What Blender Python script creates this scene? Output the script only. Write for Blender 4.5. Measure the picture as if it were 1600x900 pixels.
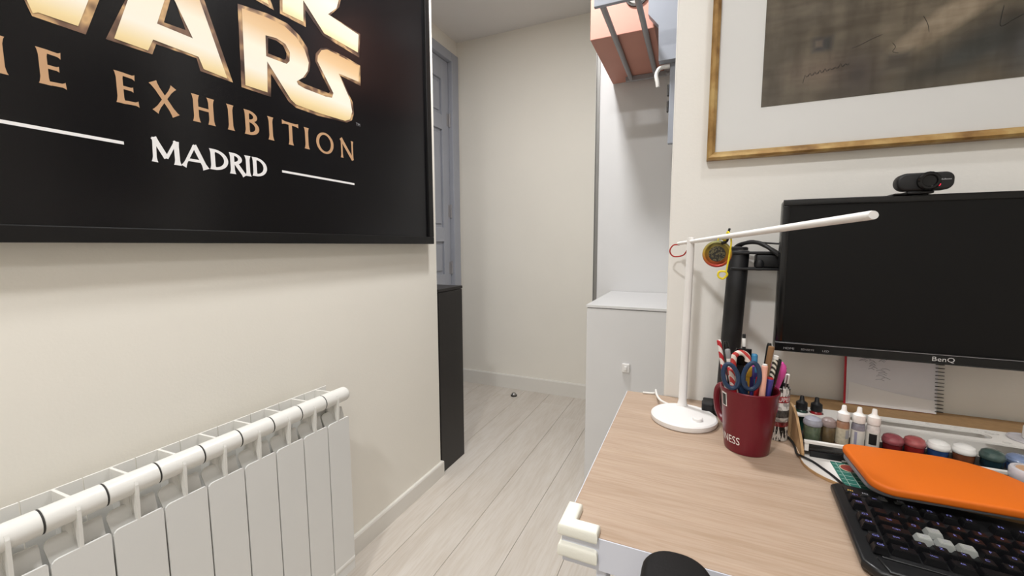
import bpy, bmesh, math, random
from math import sin, cos, pi, radians, sqrt, atan2
from mathutils import Vector, Matrix
from mathutils.geometry import tessellate_polygon

for o in list(bpy.data.objects):
    bpy.data.objects.remove(o)
SC = bpy.context.scene
COL = SC.collection
random.seed(7)

# ------------------------------------------------------------------ camera
cam_data = bpy.data.cameras.new('camera')
cam = bpy.data.objects.new('camera', cam_data)
COL.objects.link(cam)
cam_data.sensor_fit = 'HORIZONTAL'
cam_data.sensor_width = 36.0
cam_data.lens = 36.0 * 647.446 / 1600.0
cam_data.clip_start = 0.01
RX = Vector((0.914819, 0.403855, -0.002591))
UP = Vector((-0.038940, 0.094589, 0.994755))
FW = Vector((-0.401982, 0.909920, -0.102258))
cam.matrix_world = Matrix(((RX.x, UP.x, -FW.x, 0.0), (RX.y, UP.y, -FW.y, 0.0),
                           (RX.z, UP.z, -FW.z, 1.1), (0, 0, 0, 1)))
SC.camera = cam

# ------------------------------------------------------------------ world, exposure
wd = bpy.data.worlds.new('world')
SC.world = wd
wd.use_nodes = True
wd.node_tree.nodes['Background'].inputs[0].default_value = (0.9, 0.92, 1.0, 1)
wd.node_tree.nodes['Background'].inputs[1].default_value = 0.12
SC.view_settings.view_transform = 'Standard'
SC.view_settings.look = 'None'
SC.view_settings.exposure = 0.15
SC.view_settings.gamma = 1.0
SC.view_settings.use_curve_mapping = False

# ceiling lamps: (x, y, watts)
LAMPS = [(-0.56, 1.32, 22.0), (0.40, 0.30, 4.8), (-0.35, -0.55, 24.0), (0.55, -0.75, 3.5), (-1.10, 2.00, 1.0)]  # the last lamp is an added fill that brightens the hall
CEIL = 2.62

# ------------------------------------------------------------------ materials
def lin(c):
    return tuple((v / 255 / 12.92) if v / 255 <= 0.04045 else ((v / 255 + 0.055) / 1.055) ** 2.4 for v in c)

def mat(name, rgb, rough=0.5, metal=0.0, var=0.06, scale=8.0, bump=0.0, bscale=200.0, spec=0.5,
        stretch=(1, 1, 1), coat=0.0, trans=0.0, ior=1.45, emit=0.0):
    m = bpy.data.materials.new(name)
    m.use_nodes = True
    nt = m.node_tree
    b = nt.nodes['Principled BSDF']
    c = lin(rgb)
    b.inputs['Roughness'].default_value = rough
    b.inputs['Metallic'].default_value = metal
    b.inputs['Specular IOR Level'].default_value = spec
    b.inputs['Coat Weight'].default_value = coat
    b.inputs['Transmission Weight'].default_value = trans
    b.inputs['IOR'].default_value = ior
    tc = nt.nodes.new('ShaderNodeTexCoord')
    mp = nt.nodes.new('ShaderNodeMapping')
    mp.inputs['Scale'].default_value = stretch
    nt.links.new(tc.outputs['Object'], mp.inputs['Vector'])
    n = nt.nodes.new('ShaderNodeTexNoise')
    n.inputs['Scale'].default_value = scale
    n.inputs['Detail'].default_value = 5
    nt.links.new(mp.outputs[0], n.inputs['Vector'])
    r = nt.nodes.new('ShaderNodeValToRGB')
    r.color_ramp.elements[0].position = 0.3
    r.color_ramp.elements[1].position = 0.7
    r.color_ramp.elements[0].color = (*[v * (1 - var) for v in c], 1)
    r.color_ramp.elements[1].color = (*[min(1, v * (1 + var)) for v in c], 1)
    nt.links.new(n.outputs['Fac'], r.inputs['Fac'])
    nt.links.new(r.outputs['Color'], b.inputs['Base Color'])
    if emit:
        b.inputs['Emission Color'].default_value = (*c, 1)
        b.inputs['Emission Strength'].default_value = emit
    if bump:
        n2 = nt.nodes.new('ShaderNodeTexNoise')
        n2.inputs['Scale'].default_value = bscale
        n2.inputs['Detail'].default_value = 4
        nt.links.new(mp.outputs[0], n2.inputs['Vector'])
        bp = nt.nodes.new('ShaderNodeBump')
        bp.inputs['Strength'].default_value = bump
        bp.inputs['Distance'].default_value = 0.002
        nt.links.new(n2.outputs['Fac'], bp.inputs['Height'])
        nt.links.new(bp.outputs[0], b.inputs['Normal'])
    return m

def nodes_of(m):
    return m.node_tree, m.node_tree.nodes, m.node_tree.nodes['Principled BSDF']

def ramp(nt, stops, inp, interp='LINEAR'):
    r = nt.nodes.new('ShaderNodeValToRGB')
    cr = r.color_ramp
    cr.interpolation = interp
    while len(cr.elements) < len(stops):
        cr.elements.new(0.5)
    for e, (p, c) in zip(cr.elements, stops):
        e.position = p
        e.color = (*lin(c), 1)
    nt.links.new(inp, r.inputs['Fac'])
    return r.outputs['Color']

def axis_val(nt, axis, a, b):
    """object coordinate on one axis mapped from a..b to 0..1"""
    tc = nt.nodes.new('ShaderNodeTexCoord')
    s = nt.nodes.new('ShaderNodeSeparateXYZ')
    nt.links.new(tc.outputs['Object'], s.inputs[0])
    mr = nt.nodes.new('ShaderNodeMapRange')
    mr.inputs[1].default_value = a
    mr.inputs[2].default_value = b
    nt.links.new(s.outputs[axis], mr.inputs[0])
    return mr.outputs[0]

def mul(nt, a, b, fac=1.0, mode='MULTIPLY'):
    mx = nt.nodes.new('ShaderNodeMixRGB')
    mx.blend_type = mode
    if isinstance(fac, (int, float)):
        mx.inputs[0].default_value = fac
    else:
        nt.links.new(fac, mx.inputs[0])
    for i, v in ((1, a), (2, b)):
        if isinstance(v, tuple):
            mx.inputs[i].default_value = (*v, 1)
        else:
            nt.links.new(v, mx.inputs[i])
    return mx.outputs[0]

def noise(nt, scale, stretch=(1, 1, 1), detail=5, rnd=False, dist=0.0):
    tc = nt.nodes.new('ShaderNodeTexCoord')
    mp = nt.nodes.new('ShaderNodeMapping')
    mp.inputs['Scale'].default_value = stretch
    nt.links.new(tc.outputs['Object'], mp.inputs['Vector'])
    if rnd:
        oi = nt.nodes.new('ShaderNodeObjectInfo')
        ml = nt.nodes.new('ShaderNodeMath')
        ml.operation = 'MULTIPLY'
        ml.inputs[1].default_value = 37.0
        nt.links.new(oi.outputs['Random'], ml.inputs[0])
        cb = nt.nodes.new('ShaderNodeCombineXYZ')
        for i in range(3):
            nt.links.new(ml.outputs[0], cb.inputs[i])
        nt.links.new(cb.outputs[0], mp.inputs['Location'])
    n = nt.nodes.new('ShaderNodeTexNoise')
    n.inputs['Scale'].default_value = scale
    n.inputs['Detail'].default_value = detail
    n.inputs['Distortion'].default_value = dist
    nt.links.new(mp.outputs[0], n.inputs['Vector'])
    return n.outputs['Fac']

M = {}
M['wall_cream'] = mat('cream wall paint', (242, 237, 226), 0.75, var=0.015, scale=2.5, bump=0.12, bscale=160)
M['wall_white'] = mat('white wall paint', (235, 232, 226), 0.72, var=0.012, scale=2.5, bump=0.15, bscale=140)
M['ceiling'] = mat('ceiling paint', (236, 232, 228), 0.85, var=0.01, scale=2)
M['trim'] = mat('white trim lacquer', (232, 228, 220), 0.42, var=0.01)
M['subfloor'] = mat('dark floor joint', (120, 112, 104), 0.8)
M['rad'] = mat('white radiator enamel', (232, 230, 224), 0.3, var=0.01, spec=0.5)
M['rad_flat'] = mat('white radiator front enamel', (226, 225, 221), 0.38, var=0.01)
M['gasket'] = mat('dark gasket', (52, 50, 48), 0.7)
M['black_frame'] = mat('black frame lacquer', (20, 19, 19), 0.38, var=0.1, spec=0.4)
M['poster'] = mat('black poster print', (15, 14, 16), 0.24, var=0.08, scale=3, spec=0.45)
M['white_print'] = mat('white print', (240, 238, 236), 0.4, var=0.01)
M['tan_print'] = mat('tan print', (196, 156, 118), 0.4, var=0.03)
M['door_grey'] = mat('blue grey door paint', (168, 171, 180), 0.5, var=0.04, scale=5, bump=0.1, bscale=60)
M['rack_grey'] = mat('grey rack paint', (150, 154, 163), 0.45, var=0.03)
M['rail_grey'] = mat('dark grey rail paint', (158, 156, 158), 0.45, var=0.04)
M['black_lam'] = mat('black brown laminate', (34, 31, 30), 0.42, var=0.12, scale=20, stretch=(1, 1, .1))
M['white_lam'] = mat('white laminate', (221, 220, 219), 0.35, var=0.01)
M['alu'] = mat('grey aluminium profile', (140, 138, 134), 0.42, metal=0.3, var=0.05)
M['salmon'] = mat('salmon painted board', (200, 142, 125), 0.6, var=0.04, scale=6, bump=0.1, bscale=80)
M['steel'] = mat('brushed steel', (170, 168, 164), 0.3, metal=0.9, var=0.08)
M['dark_steel'] = mat('dark steel', (70, 68, 66), 0.35, metal=0.8)
M['desk_white'] = mat('white desk lacquer', (216, 218, 228), 0.4, var=0.01)
M['foam'] = mat('cream foam', (238, 236, 224), 0.75, var=0.02, bump=0.15, bscale=300)
M['chair_black'] = mat('black armrest rubber', (20, 18, 18), 0.6, var=0.1, spec=0.25, bump=0.1, bscale=400)
M['gloss_black'] = mat('glossy black plastic', (14, 14, 15), 0.22, var=0.05)
M['screen'] = mat('black display panel', (9, 9, 10), 0.4, var=0.03, spec=0.3)
M['matte_black'] = mat('matte black plastic', (22, 22, 24), 0.5, var=0.1)
M['grey_print'] = mat('light grey print', (150, 150, 152), 0.5)
M['silver_print'] = mat('silver lettering', (205, 205, 205), 0.35, metal=0.2)
M['lamp_white'] = mat('white lamp plastic', (236, 233, 230), 0.38, var=0.01)
M['red_wire'] = mat('red wire', (170, 44, 36), 0.5)
M['white_wire'] = mat('white cable', (228, 225, 220), 0.5)
M['yellow_cord'] = mat('yellow cord', (222, 200, 40), 0.7, var=0.1, scale=300)
M['mug_red'] = mat('dark red mug glaze', (108, 22, 36), 0.28, var=0.04, spec=0.5)
M['blue_handle'] = mat('navy blue plastic', (32, 52, 80), 0.4, var=0.05)
M['peach'] = mat('peach plastic', (238, 178, 158), 0.5, var=0.02)
M['red'] = mat('red plastic', (178, 38, 42), 0.4)
M['magenta'] = mat('magenta rubber', (222, 84, 168), 0.45, var=0.04)
M['brown_wood'] = mat('brown wood', (140, 106, 72), 0.6, var=0.15, scale=60, stretch=(1, 1, .2))
M['yellow'] = mat('yellow plastic', (214, 170, 60), 0.45)
M['sky_blue'] = mat('blue plastic', (74, 146, 190), 0.4)
M['violet'] = mat('violet plastic', (72, 66, 140), 0.4)
M['pen_white'] = mat('white pen plastic', (232, 230, 226), 0.35)
M['mdf'] = mat('raw fibreboard', (178, 142, 100), 0.7, var=0.08, scale=90, bump=0.1, bscale=500)
M['mdf_white'] = mat('white faced fibreboard', (232, 228, 222), 0.5, var=0.02)
M['bottle_clear'] = mat('translucent bottle plastic', (205, 200, 194), 0.3, var=0.03)
M['cap_white'] = mat('white cap plastic', (240, 238, 234), 0.35, var=0.01)
M['label_paper'] = mat('bottle label', (212, 208, 200), 0.5, var=0.05, scale=200)
M['orange'] = mat('orange case lid', (212, 102, 9), 0.6, var=0.03, scale=9, bump=0.08, bscale=300)
M['case_grey'] = mat('grey case body', (128, 128, 134), 0.5)
M['mat_green'] = mat('green cutting mat', (44, 108, 94), 0.6, var=0.05)
M['mat_line'] = mat('pale mat line', (176, 200, 190), 0.6)
M['coaster_red'] = mat('red brown print', (150, 62, 52), 0.5, var=0.2, scale=120)
M['coaster_rim'] = mat('cream print', (214, 196, 170), 0.5)
M['kb_black'] = mat('black keyboard plastic', (26, 26, 27), 0.33, var=0.08)
M['key_black'] = mat('black keycap plastic', (18, 18, 20), 0.28, var=0.08)
M['key_silver'] = mat('silver keycap plastic', (158, 160, 156), 0.4, var=0.05)
M['legend_blue'] = mat('blue backlit legend', (116, 118, 190), 0.5, emit=0.12)
M['legend_amber'] = mat('amber backlit legend', (225, 180, 90), 0.5, emit=0.4)
M['legend_grey'] = mat('grey backlit legend', (170, 170, 178), 0.5, emit=0.05)
M['led_red'] = mat('red indicator light', (255, 40, 70), 0.3, emit=1.6)
M['paper'] = mat('sketch paper', (228, 227, 232), 0.8, var=0.02, scale=30)
M['paper_low'] = mat('paper flap', (238, 237, 238), 0.8, var=0.01)
M['pencil'] = mat('pencil marks', (150, 150, 160), 0.8)
M['red_cover'] = mat('red card cover', (196, 44, 60), 0.5)
M['mat_board'] = mat('white picture mount', (236, 234, 231), 0.7, var=0.006)
M['diffuser'] = mat('lamp diffuser', (255, 246, 232), 0.5, emit=9.0)
M['ink_black'] = mat('black ink', (25, 24, 24), 0.5)

# oak-ash desk
m = M['ash'] = mat('pale ash laminate', (205, 178, 148), 0.42)
nt, nn, b = nodes_of(m)
f1 = noise(nt, 3.0, (0.9, 9, 9), 6, dist=0.6)
f2 = noise(nt, 22.0, (0.7, 14, 14), 5)
c1_ = ramp(nt, [(0.3, (174, 151, 130)), (0.5, (181, 158, 138)), (0.7, (187, 165, 145))], f1)
c2_ = ramp(nt, [(0.35, (243, 238, 232)), (0.6, (255, 255, 255))], f2)
nt.links.new(mul(nt, c1_, c2_), b.inputs['Base Color'])
# floor planks
m = M['plank'] = mat('whitewashed laminate plank', (210, 203, 192), 0.5)
nt, nn, b = nodes_of(m)
f1 = noise(nt, 2.2, (6, 0.9, 3), 6, rnd=True, dist=0.8)
f2 = noise(nt, 16.0, (9, 0.6, 4), 5, rnd=True)
c1_ = ramp(nt, [(0.28, (206, 197, 186)), (0.5, (213, 205, 195)), (0.72, (218, 211, 202))], f1)
c2_ = ramp(nt, [(0.3, (245, 242, 238)), (0.6, (255, 255, 255))], f2)
nt.links.new(mul(nt, c1_, c2_), b.inputs['Base Color'])
# gold leaf frame
m = M['gold'] = mat('worn gold leaf', (165, 124, 62), 0.5, metal=0.2)
nt, nn, b = nodes_of(m)
f1 = noise(nt, 26, (1, 1, 1), 6)
nt.links.new(ramp(nt, [(0.3, (124, 90, 48)), (0.5, (166, 130, 76)), (0.68, (190, 160, 104))], f1), b.inputs['Base Color'])
# printed logo gradients (the print's own colours)
m = M['gold_face'] = mat('gold gradient print', (240, 220, 180), 0.4)
nt, nn, b = nodes_of(m)
v = axis_val(nt, 2, 1.49 - 1.105, 1.95 - 1.105)
nt.links.new(ramp(nt, [(0.0, (226, 196, 134)), (0.05, (238, 216, 166)), (0.13, (246, 238, 222)), (0.26, (244, 234, 214)),
                       (0.37, (224, 190, 146)), (0.46, (206, 166, 118)), (0.5, (232, 196, 130)), (0.58, (246, 232, 196)),
                       (0.75, (244, 230, 204)), (1.0, (206, 166, 118))], v), b.inputs['Base Color'])
m = M['gold_edge'] = mat('bronze bevel print', (150, 118, 90), 0.4)
nt, nn, b = nodes_of(m)
f1 = noise(nt, 14, (1, 1, 1), 2)
nt.links.new(ramp(nt, [(0.36, (62, 44, 36)), (0.48, (128, 98, 78)), (0.56, (206, 168, 120)), (0.66, (96, 70, 56))], f1), b.inputs['Base Color'])
# painting print
m = M['art'] = mat('brown wash print', (110, 98, 82), 0.6)
nt, nn, b = nodes_of(m)
f1 = noise(nt, 4.5, (1.2, 1, 1.7), 3, dist=0.5)
f2 = noise(nt, 16.0, (1, 1, 1.6), 6)
base = ramp(nt, [(0.25, (84, 76, 66)), (0.45, (108, 99, 85)), (0.6, (126, 116, 100)), (0.78, (150, 139, 121))], f1)
tex = ramp(nt, [(0.3, (222, 217, 209)), (0.62, (255, 252, 248))], f2)
c = mul(nt, base, tex)
def blob(nt, cx, cz, sx, sz, rot, soft=0.5):
    tc = nt.nodes.new('ShaderNodeTexCoord')
    mp = nt.nodes.new('ShaderNodeMapping')
    mp.vector_type = 'TEXTURE'
    mp.inputs['Location'].default_value = (cx - 0.50235, 0, cz - 1.2925)
    mp.inputs['Rotation'].default_value = (0, rot, 0)
    mp.inputs['Scale'].default_value = (sx, 1000, sz)
    nt.links.new(tc.outputs['Object'], mp.inputs[0])
    g = nt.nodes.new('ShaderNodeTexGradient')
    g.gradient_type = 'SPHERICAL'
    nt.links.new(mp.outputs[0], g.inputs[0])
    r = nt.nodes.new('ShaderNodeMapRange')
    r.inputs[2].default_value = soft
    nt.links.new(g.outputs['Fac'], r.inputs[0])
    return r.outputs[0]
c = mul(nt, c, lin((176, 160, 138)), blob(nt, 0.43, 1.53, 0.16, 0.028, -0.6), 'MIX')
c = mul(nt, c, lin((138, 120, 104)), blob(nt, 0.235, 1.455, 0.10, 0.045, 0.1, 1.0), 'MIX')
c = mul(nt, c, lin((66, 66, 62)), blob(nt, 0.46, 1.46, 0.15, 0.05, -0.45, 0.8), 'MIX')
c = mul(nt, c, lin((84, 90, 98)), blob(nt, 0.56, 1.44, 0.09, 0.06, 0, 0.9), 'MIX')
c = mul(nt, c, lin((74, 64, 58)), blob(nt, 0.285, 1.44, 0.06, 0.09, 0, 0.9), 'MIX')
def patch_mask(nt, cx, cz, sx, sz, soft):
    tc = nt.nodes.new('ShaderNodeTexCoord')
    mp = nt.nodes.new('ShaderNodeMapping')
    mp.vector_type = 'TEXTURE'
    mp.inputs['Location'].default_value = (cx - 0.50235, 0, cz - 1.2925)
    mp.inputs['Scale'].default_value = (sx, 1, sz)
    nt.links.new(tc.outputs['Object'], mp.inputs[0])
    ab = nt.nodes.new('ShaderNodeVectorMath')
    ab.operation = 'ABSOLUTE'
    nt.links.new(mp.outputs[0], ab.inputs[0])
    sp = nt.nodes.new('ShaderNodeSeparateXYZ')
    nt.links.new(ab.outputs[0], sp.inputs[0])
    mm = nt.nodes.new('ShaderNodeMath')
    mm.operation = 'MAXIMUM'
    nt.links.new(sp.outputs[0], mm.inputs[0])
    nt.links.new(sp.outputs[2], mm.inputs[1])
    r = nt.nodes.new('ShaderNodeMapRange')
    r.inputs[1].default_value = 1 + soft
    r.inputs[2].default_value = 1 - soft
    nt.links.new(mm.outputs[0], r.inputs[0])
    return r.outputs[0]
c = mul(nt, c, lin((70, 68, 66)), patch_mask(nt, 0.2215, 1.509, 0.0165, 0.0135, 0.35), 'MIX')
c = mul(nt, c, lin((118, 104, 92)), patch_mask(nt, 0.2155, 1.511, 0.0062, 0.0065, 0.4), 'MIX')
c = mul(nt, c, lin((84, 76, 66)), patch_mask(nt, 0.345, 1.455, 0.022, 0.018, 0.5), 'MIX')
st1 = ramp(nt, [(0.32, (206, 202, 196)), (0.6, (255, 255, 255))], noise(nt, 34, (1, 1, 0.22), 4))
st2 = ramp(nt, [(0.34, (218, 214, 208)), (0.6, (255, 255, 255))], noise(nt, 40, (0.2, 1, 1.3), 4))
c = mul(nt, mul(nt, c, st1), st2)
nt.links.new(c, b.inputs['Base Color'])
# striped candy cane, comic tin, medal
def striped(name, c1, c2, scale, rough=0.4, direction=(1, 1, 1)):
    m = mat(name, c1, rough)
    nt, nn, b = nodes_of(m)
    tc = nt.nodes.new('ShaderNodeTexCoord')
    w = nt.nodes.new('ShaderNodeTexWave')
    w.inputs['Scale'].default_value = scale
    w.bands_direction = 'DIAGONAL'
    nt.links.new(tc.outputs['Object'], w.inputs[0])
    nt.links.new(ramp(nt, [(0.0, c1), (0.5, c2)], w.outputs['Fac'], 'CONSTANT'), b.inputs['Base Color'])
    return m
M['candy'] = striped('red and white candy stripes', (236, 222, 212), (190, 60, 56), 34)
M['pen_stripe'] = striped('red and white pen stripes', (232, 226, 222), (186, 40, 48), 30)
M['patterned'] = striped('patterned pen print', (222, 216, 200), (58, 54, 46), 60)
m = M['tin'] = mat('comic print tin', (200, 196, 190), 0.35)
nt, nn, b = nodes_of(m)
z = axis_val(nt, 2, 0.0, 0.106)
bands = ramp(nt, [(0, (40, 38, 40)), (0.27, (150, 36, 44)), (0.36, (225, 220, 214)), (0.44, (84, 80, 78)), (0.58, (232, 228, 222)),
                  (0.72, (168, 46, 50)), (0.84, (46, 44, 46))], z, 'CONSTANT')
f1 = noise(nt, 230, (1.6, 1.6, 0.28), 2)
f2 = noise(nt, 150, (1, 1, 0.9), 3)
inv = ramp(nt, [(0.46, (30, 28, 30)), (0.5, (235, 232, 226))], f1, 'CONSTANT')
sel = ramp(nt, [(0, (255, 255, 255)), (0.27, (90, 90, 90)), (0.36, (60, 60, 60)), (0.84, (235, 235, 235))], z, 'CONSTANT')
f3 = ramp(nt, [(0.44, (30, 28, 30)), (0.52, (255, 255, 255))], f2)
c = mul(nt, mul(nt, bands, f3, 0.55), inv, sel, 'MIX')
nt.links.new(c, b.inputs['Base Color'])
m = M['medal_rim'] = mat('gold and red medal rim', (176, 128, 44), 0.35, metal=0.3)
nt, nn, b = nodes_of(M['medal_rim'])
nt.links.new(ramp(nt, [(0.05, (170, 44, 40)), (0.3, (176, 104, 44)), (0.6, (180, 150, 60)), (0.95, (130, 130, 80))], axis_val(nt, 2, -0.026, 0.026)), b.inputs['Base Color'])
m = M['medal'] = mat('multicoloured medal', (120, 110, 60), 0.35, metal=0.4)
nt, nn, b = nodes_of(m)
z = axis_val(nt, 2, -0.026, 0.026)
f1 = noise(nt, 260, (1, 1, 1), 2)
c = ramp(nt, [(0.5, (44, 42, 38)), (0.58, (112, 104, 76)), (0.66, (60, 56, 44))], f1)
nt.links.new(c, b.inputs['Base Color'])
# glass pane of the picture
m = bpy.data.materials.new('picture glass')
m.use_nodes = True
nt = m.node_tree
nt.nodes.remove(nt.nodes['Principled BSDF'])
tr = nt.nodes.new('ShaderNodeBsdfTransparent')
gl = nt.nodes.new('ShaderNodeBsdfGlossy')
gl.inputs['Roughness'].default_value = 0.05
fr = nt.nodes.new('ShaderNodeFresnel')
fr.inputs['IOR'].default_value = 1.3
mx = nt.nodes.new('ShaderNodeMixShader')
nt.links.new(fr.outputs[0], mx.inputs[0])
nt.links.new(tr.outputs[0], mx.inputs[1])
nt.links.new(gl.outputs[0], mx.inputs[2])
nt.links.new(mx.outputs[0], nt.nodes['Material Output'].inputs['Surface'])
M['glass'] = m
def pot_mat(name, rgb, rough=0.18):
    return mat(name, rgb, rough, var=0.25, scale=90, coat=0.3)

# ------------------------------------------------------------------ mesh helpers
def nb():
    return bmesh.new()

def box(bm, x0, x1, y0, y1, z0, z1, bev=0.0, seg=2):
    t = bmesh.new()
    bmesh.ops.create_cube(t, size=1)
    for v in t.verts:
        v.co = Vector(((x0 + x1) / 2 + v.co.x * (x1 - x0), (y0 + y1) / 2 + v.co.y * (y1 - y0), (z0 + z1) / 2 + v.co.z * (z1 - z0)))
    if bev:
        bmesh.ops.bevel(t, geom=list(t.edges), offset=bev, segments=seg, affect='EDGES', profile=0.5)
    join(bm, t)
    return bm

def join(bm, t):
    me = bpy.data.meshes.new('tmp')
    t.to_mesh(me)
    t.free()
    bm.from_mesh(me)
    bpy.data.meshes.remove(me)

def frame_of(d):
    d = d.normalized()
    a = Vector((0, 0, 1)) if abs(d.z) < 0.95 else Vector((0, 1, 0))
    u = d.cross(a).normalized()
    return u, d.cross(u).normalized(), d

def lathe(bm, base, top, prof, seg=20, ell=1.0):
    """prof: (radius, distance along axis) pairs; base->top gives the axis direction"""
    base, top = Vector(base), Vector(top)
    d = (top - base)
    if abs(d.x) + abs(d.y) < 1e-9:
        u, v, d = Vector((1, 0, 0)), Vector((0, 1, 0)), Vector((0, 0, 1))
    else:
        u, v, d = frame_of(d)
    rings = []
    for r, s in prof:
        if r <= 1e-6:
            rings.append([bm.verts.new(base + d * s)])
        else:
            rings.append([bm.verts.new(base + d * s + (u * cos(2 * pi * i / seg) + v * sin(2 * pi * i / seg) * ell) * r) for i in range(seg)])
    for a, b in zip(rings, rings[1:]):
        for i in range(seg):
            j = (i + 1) % seg
            if len(a) == 1 and len(b) == 1:
                continue
            if len(a) == 1:
                bm.faces.new((a[0], b[j], b[i]))
            elif len(b) == 1:
                bm.faces.new((a[i], a[j], b[0]))
            else:
                bm.faces.new((a[i], a[j], b[j], b[i]))
    if len(rings[0]) > 1:
        bm.faces.new(list(reversed(rings[0])))
    if len(rings[-1]) > 1:
        bm.faces.new(rings[-1])
    return bm

def cyl(bm, a, b, r, seg=20, bev=0.0):
    a, b = Vector(a), Vector(b)
    L = (b - a).length
    if bev:
        prof = [(r - bev, 0), (r, bev), (r, L - bev), (r - bev, L)]
    else:
        prof = [(r, 0), (r, L)]
    return lathe(bm, a, b, prof, seg)

def tube(bm, pts, r, seg=8, smooth=0, closed=False):
    P = [Vector(p) for p in pts]
    if smooth:
        Q = []
        n = len(P)
        for i in range(n - 1):
            p0, p1, p2, p3 = P[max(i - 1, 0)], P[i], P[i + 1], P[min(i + 2, n - 1)]
            for k in range(smooth):
                t = k / smooth
                Q.append(0.5 * (2 * p1 + (p2 - p0) * t + (2 * p0 - 5 * p1 + 4 * p2 - p3) * t * t + (3 * p1 - p0 - 3 * p2 + p3) * t ** 3))
        Q.append(P[-1])
        P = Q
    n = len(P)
    rr = r if isinstance(r, (list, tuple)) else [r] * n
    if len(rr) != n:
        rr = [rr[int(i / (n - 1) * (len(rr) - 1))] for i in range(n)]
    rings = []
    u = None
    for i in range(n):
        if closed:
            d = (P[(i + 1) % n] - P[i - 1]).normalized()
        else:
            d = (P[min(i + 1, n - 1)] - P[max(i - 1, 0)]).normalized()
        if u is None:
            u = frame_of(d)[0]
        u = (u - d * u.dot(d)).normalized()
        w = d.cross(u)
        rings.append([bm.verts.new(P[i] + (u * cos(2 * pi * k / seg) + w * sin(2 * pi * k / seg)) * rr[i]) for k in range(seg)])
    pairs = list(zip(rings, rings[1:]))
    if closed:
        pairs.append((rings[-1], rings[0]))
    for a, b in pairs:
        for k in range(seg):
            j = (k + 1) % seg
            bm.faces.new((a[k], a[j], b[j], b[k]))
    if not closed:
        bm.faces.new(list(reversed(rings[0])))
        bm.faces.new(rings[-1])
    return bm

def prism(bm, loops, fn, d):
    """loops: list of 2-D loops (first outer, others holes); fn(a, b, h) -> point; extruded from h=0 to h=d"""
    tri = tessellate_polygon([[Vector((a, b, 0)) for a, b in L] for L in loops])
    flat = [p for L in loops for p in L]
    lo = [bm.verts.new(fn(a, b, 0.0)) for a, b in flat]
    if not d:
        for t in tri:
            bm.faces.new([lo[i] for i in t])
        return bm
    hi = [bm.verts.new(fn(a, b, d)) for a, b in flat]
    for t in tri:
        bm.faces.new([lo[i] for i in t])
        bm.faces.new([hi[i] for i in reversed(t)])
    k = 0
    for L in loops:
        n = len(L)
        for i in range(n):
            j = (i + 1) % n
            bm.faces.new((lo[k + i], lo[k + j], hi[k + j], hi[k + i]))
        k += n
    return bm

def rrect(x0, x1, y0, y1, r, n=6):
    rs = r if isinstance(r, (list, tuple)) else [r] * 4
    out = []
    for (cx, cy, a0, q) in ((x1, y1, 0, rs[0]), (x0, y1, 90, rs[1]), (x0, y0, 180, rs[2]), (x1, y0, 270, rs[3])):
        sx = cx - q if cx == x1 else cx + q
        sy = cy - q if cy == y1 else cy + q
        for i in range(n + 1):
            a = radians(a0 + 90 * i / n)
            out.append((sx + q * cos(a), sy + q * sin(a)))
    return out

XY = lambda z: (lambda a, b, h: Vector((a, b, z + h)))
XZ = lambda y: (lambda a, b, h: Vector((a, y + h, b)))
YZ = lambda x: (lambda a, b, h: Vector((x + h, a, b)))

def softprism(bm, loop, z0, z1, bev, seg=3):
    """rounded-edge slab from a loop given in plan"""
    t = bmesh.new()
    prism(t, [loop], XY(z0), z1 - z0)
    bmesh.ops.recalc_face_normals(t, faces=list(t.faces))
    es = [e for e in t.edges if len(e.link_faces) == 2 and e.calc_face_angle(0) > 1.2 and abs(e.verts[0].co.z - e.verts[1].co.z) < 1e-6]
    bmesh.ops.bevel(t, geom=es, offset=bev, segments=seg, affect='EDGES', profile=0.5)
    join(bm, t)
    return bm

ROOT = {}
def root_loc(o):
    while o.parent:
        o = o.parent
    return ROOT.get(o.name, Vector((0, 0, 0)))

def obj(name, bm, m, parent=None, smooth=False, label=None, at=None, angle=35):
    """one mesh object; vertices given in world space, stored relative to the thing's base"""
    off = root_loc(parent) if parent else Vector(at or (0, 0, 0))
    bmesh.ops.recalc_face_normals(bm, faces=list(bm.faces))
    for v in bm.verts:
        v.co -= off
    if smooth:
        lim = radians(angle)
        for f in bm.faces:
            f.smooth = True
        for e in bm.edges:
            if len(e.link_faces) == 2 and e.calc_face_angle(0) > lim:
                e.smooth = False
    me = bpy.data.meshes.new(name)
    bm.to_mesh(me)
    bm.free()
    me.materials.append(m)
    o = bpy.data.objects.new(name, me)
    COL.objects.link(o)
    if parent:
        o.parent = parent
    else:
        o.location = off
        ROOT[o.name] = off.copy()
    if label:
        o['label'] = label
    return o

def tag(o, label, cat, group=None):
    o['label'] = label
    o['category'] = cat
    if group:
        o['group'] = group
    return o

def thing(name, label, cat, loc, group=None):
    o = bpy.data.objects.new(name, None)
    o.empty_display_size = 0.05
    COL.objects.link(o)
    o.location = loc
    ROOT[o.name] = Vector(loc)
    return tag(o, label, cat, group)

def struct(name, bm, m, label, cat, **k):
    o = obj(name, bm, m, **k)
    o['kind'] = 'structure'
    return tag(o, label, cat)

def text_mesh(s, size):
    cu = bpy.data.curves.new('t', 'FONT')
    cu.body = s
    cu.size = size
    cu.align_x = 'CENTER'
    cu.align_y = 'CENTER'
    cu.resolution_u = 3
    ob = bpy.data.objects.new('t', cu)
    me = bpy.data.meshes.new_from_object(ob)
    vs = [v.co.copy() for v in me.vertices]
    fs = [tuple(p.vertices) for p in me.polygons]
    bpy.data.objects.remove(ob)
    bpy.data.curves.remove(cu)
    bpy.data.meshes.remove(me)
    return vs, fs

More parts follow.
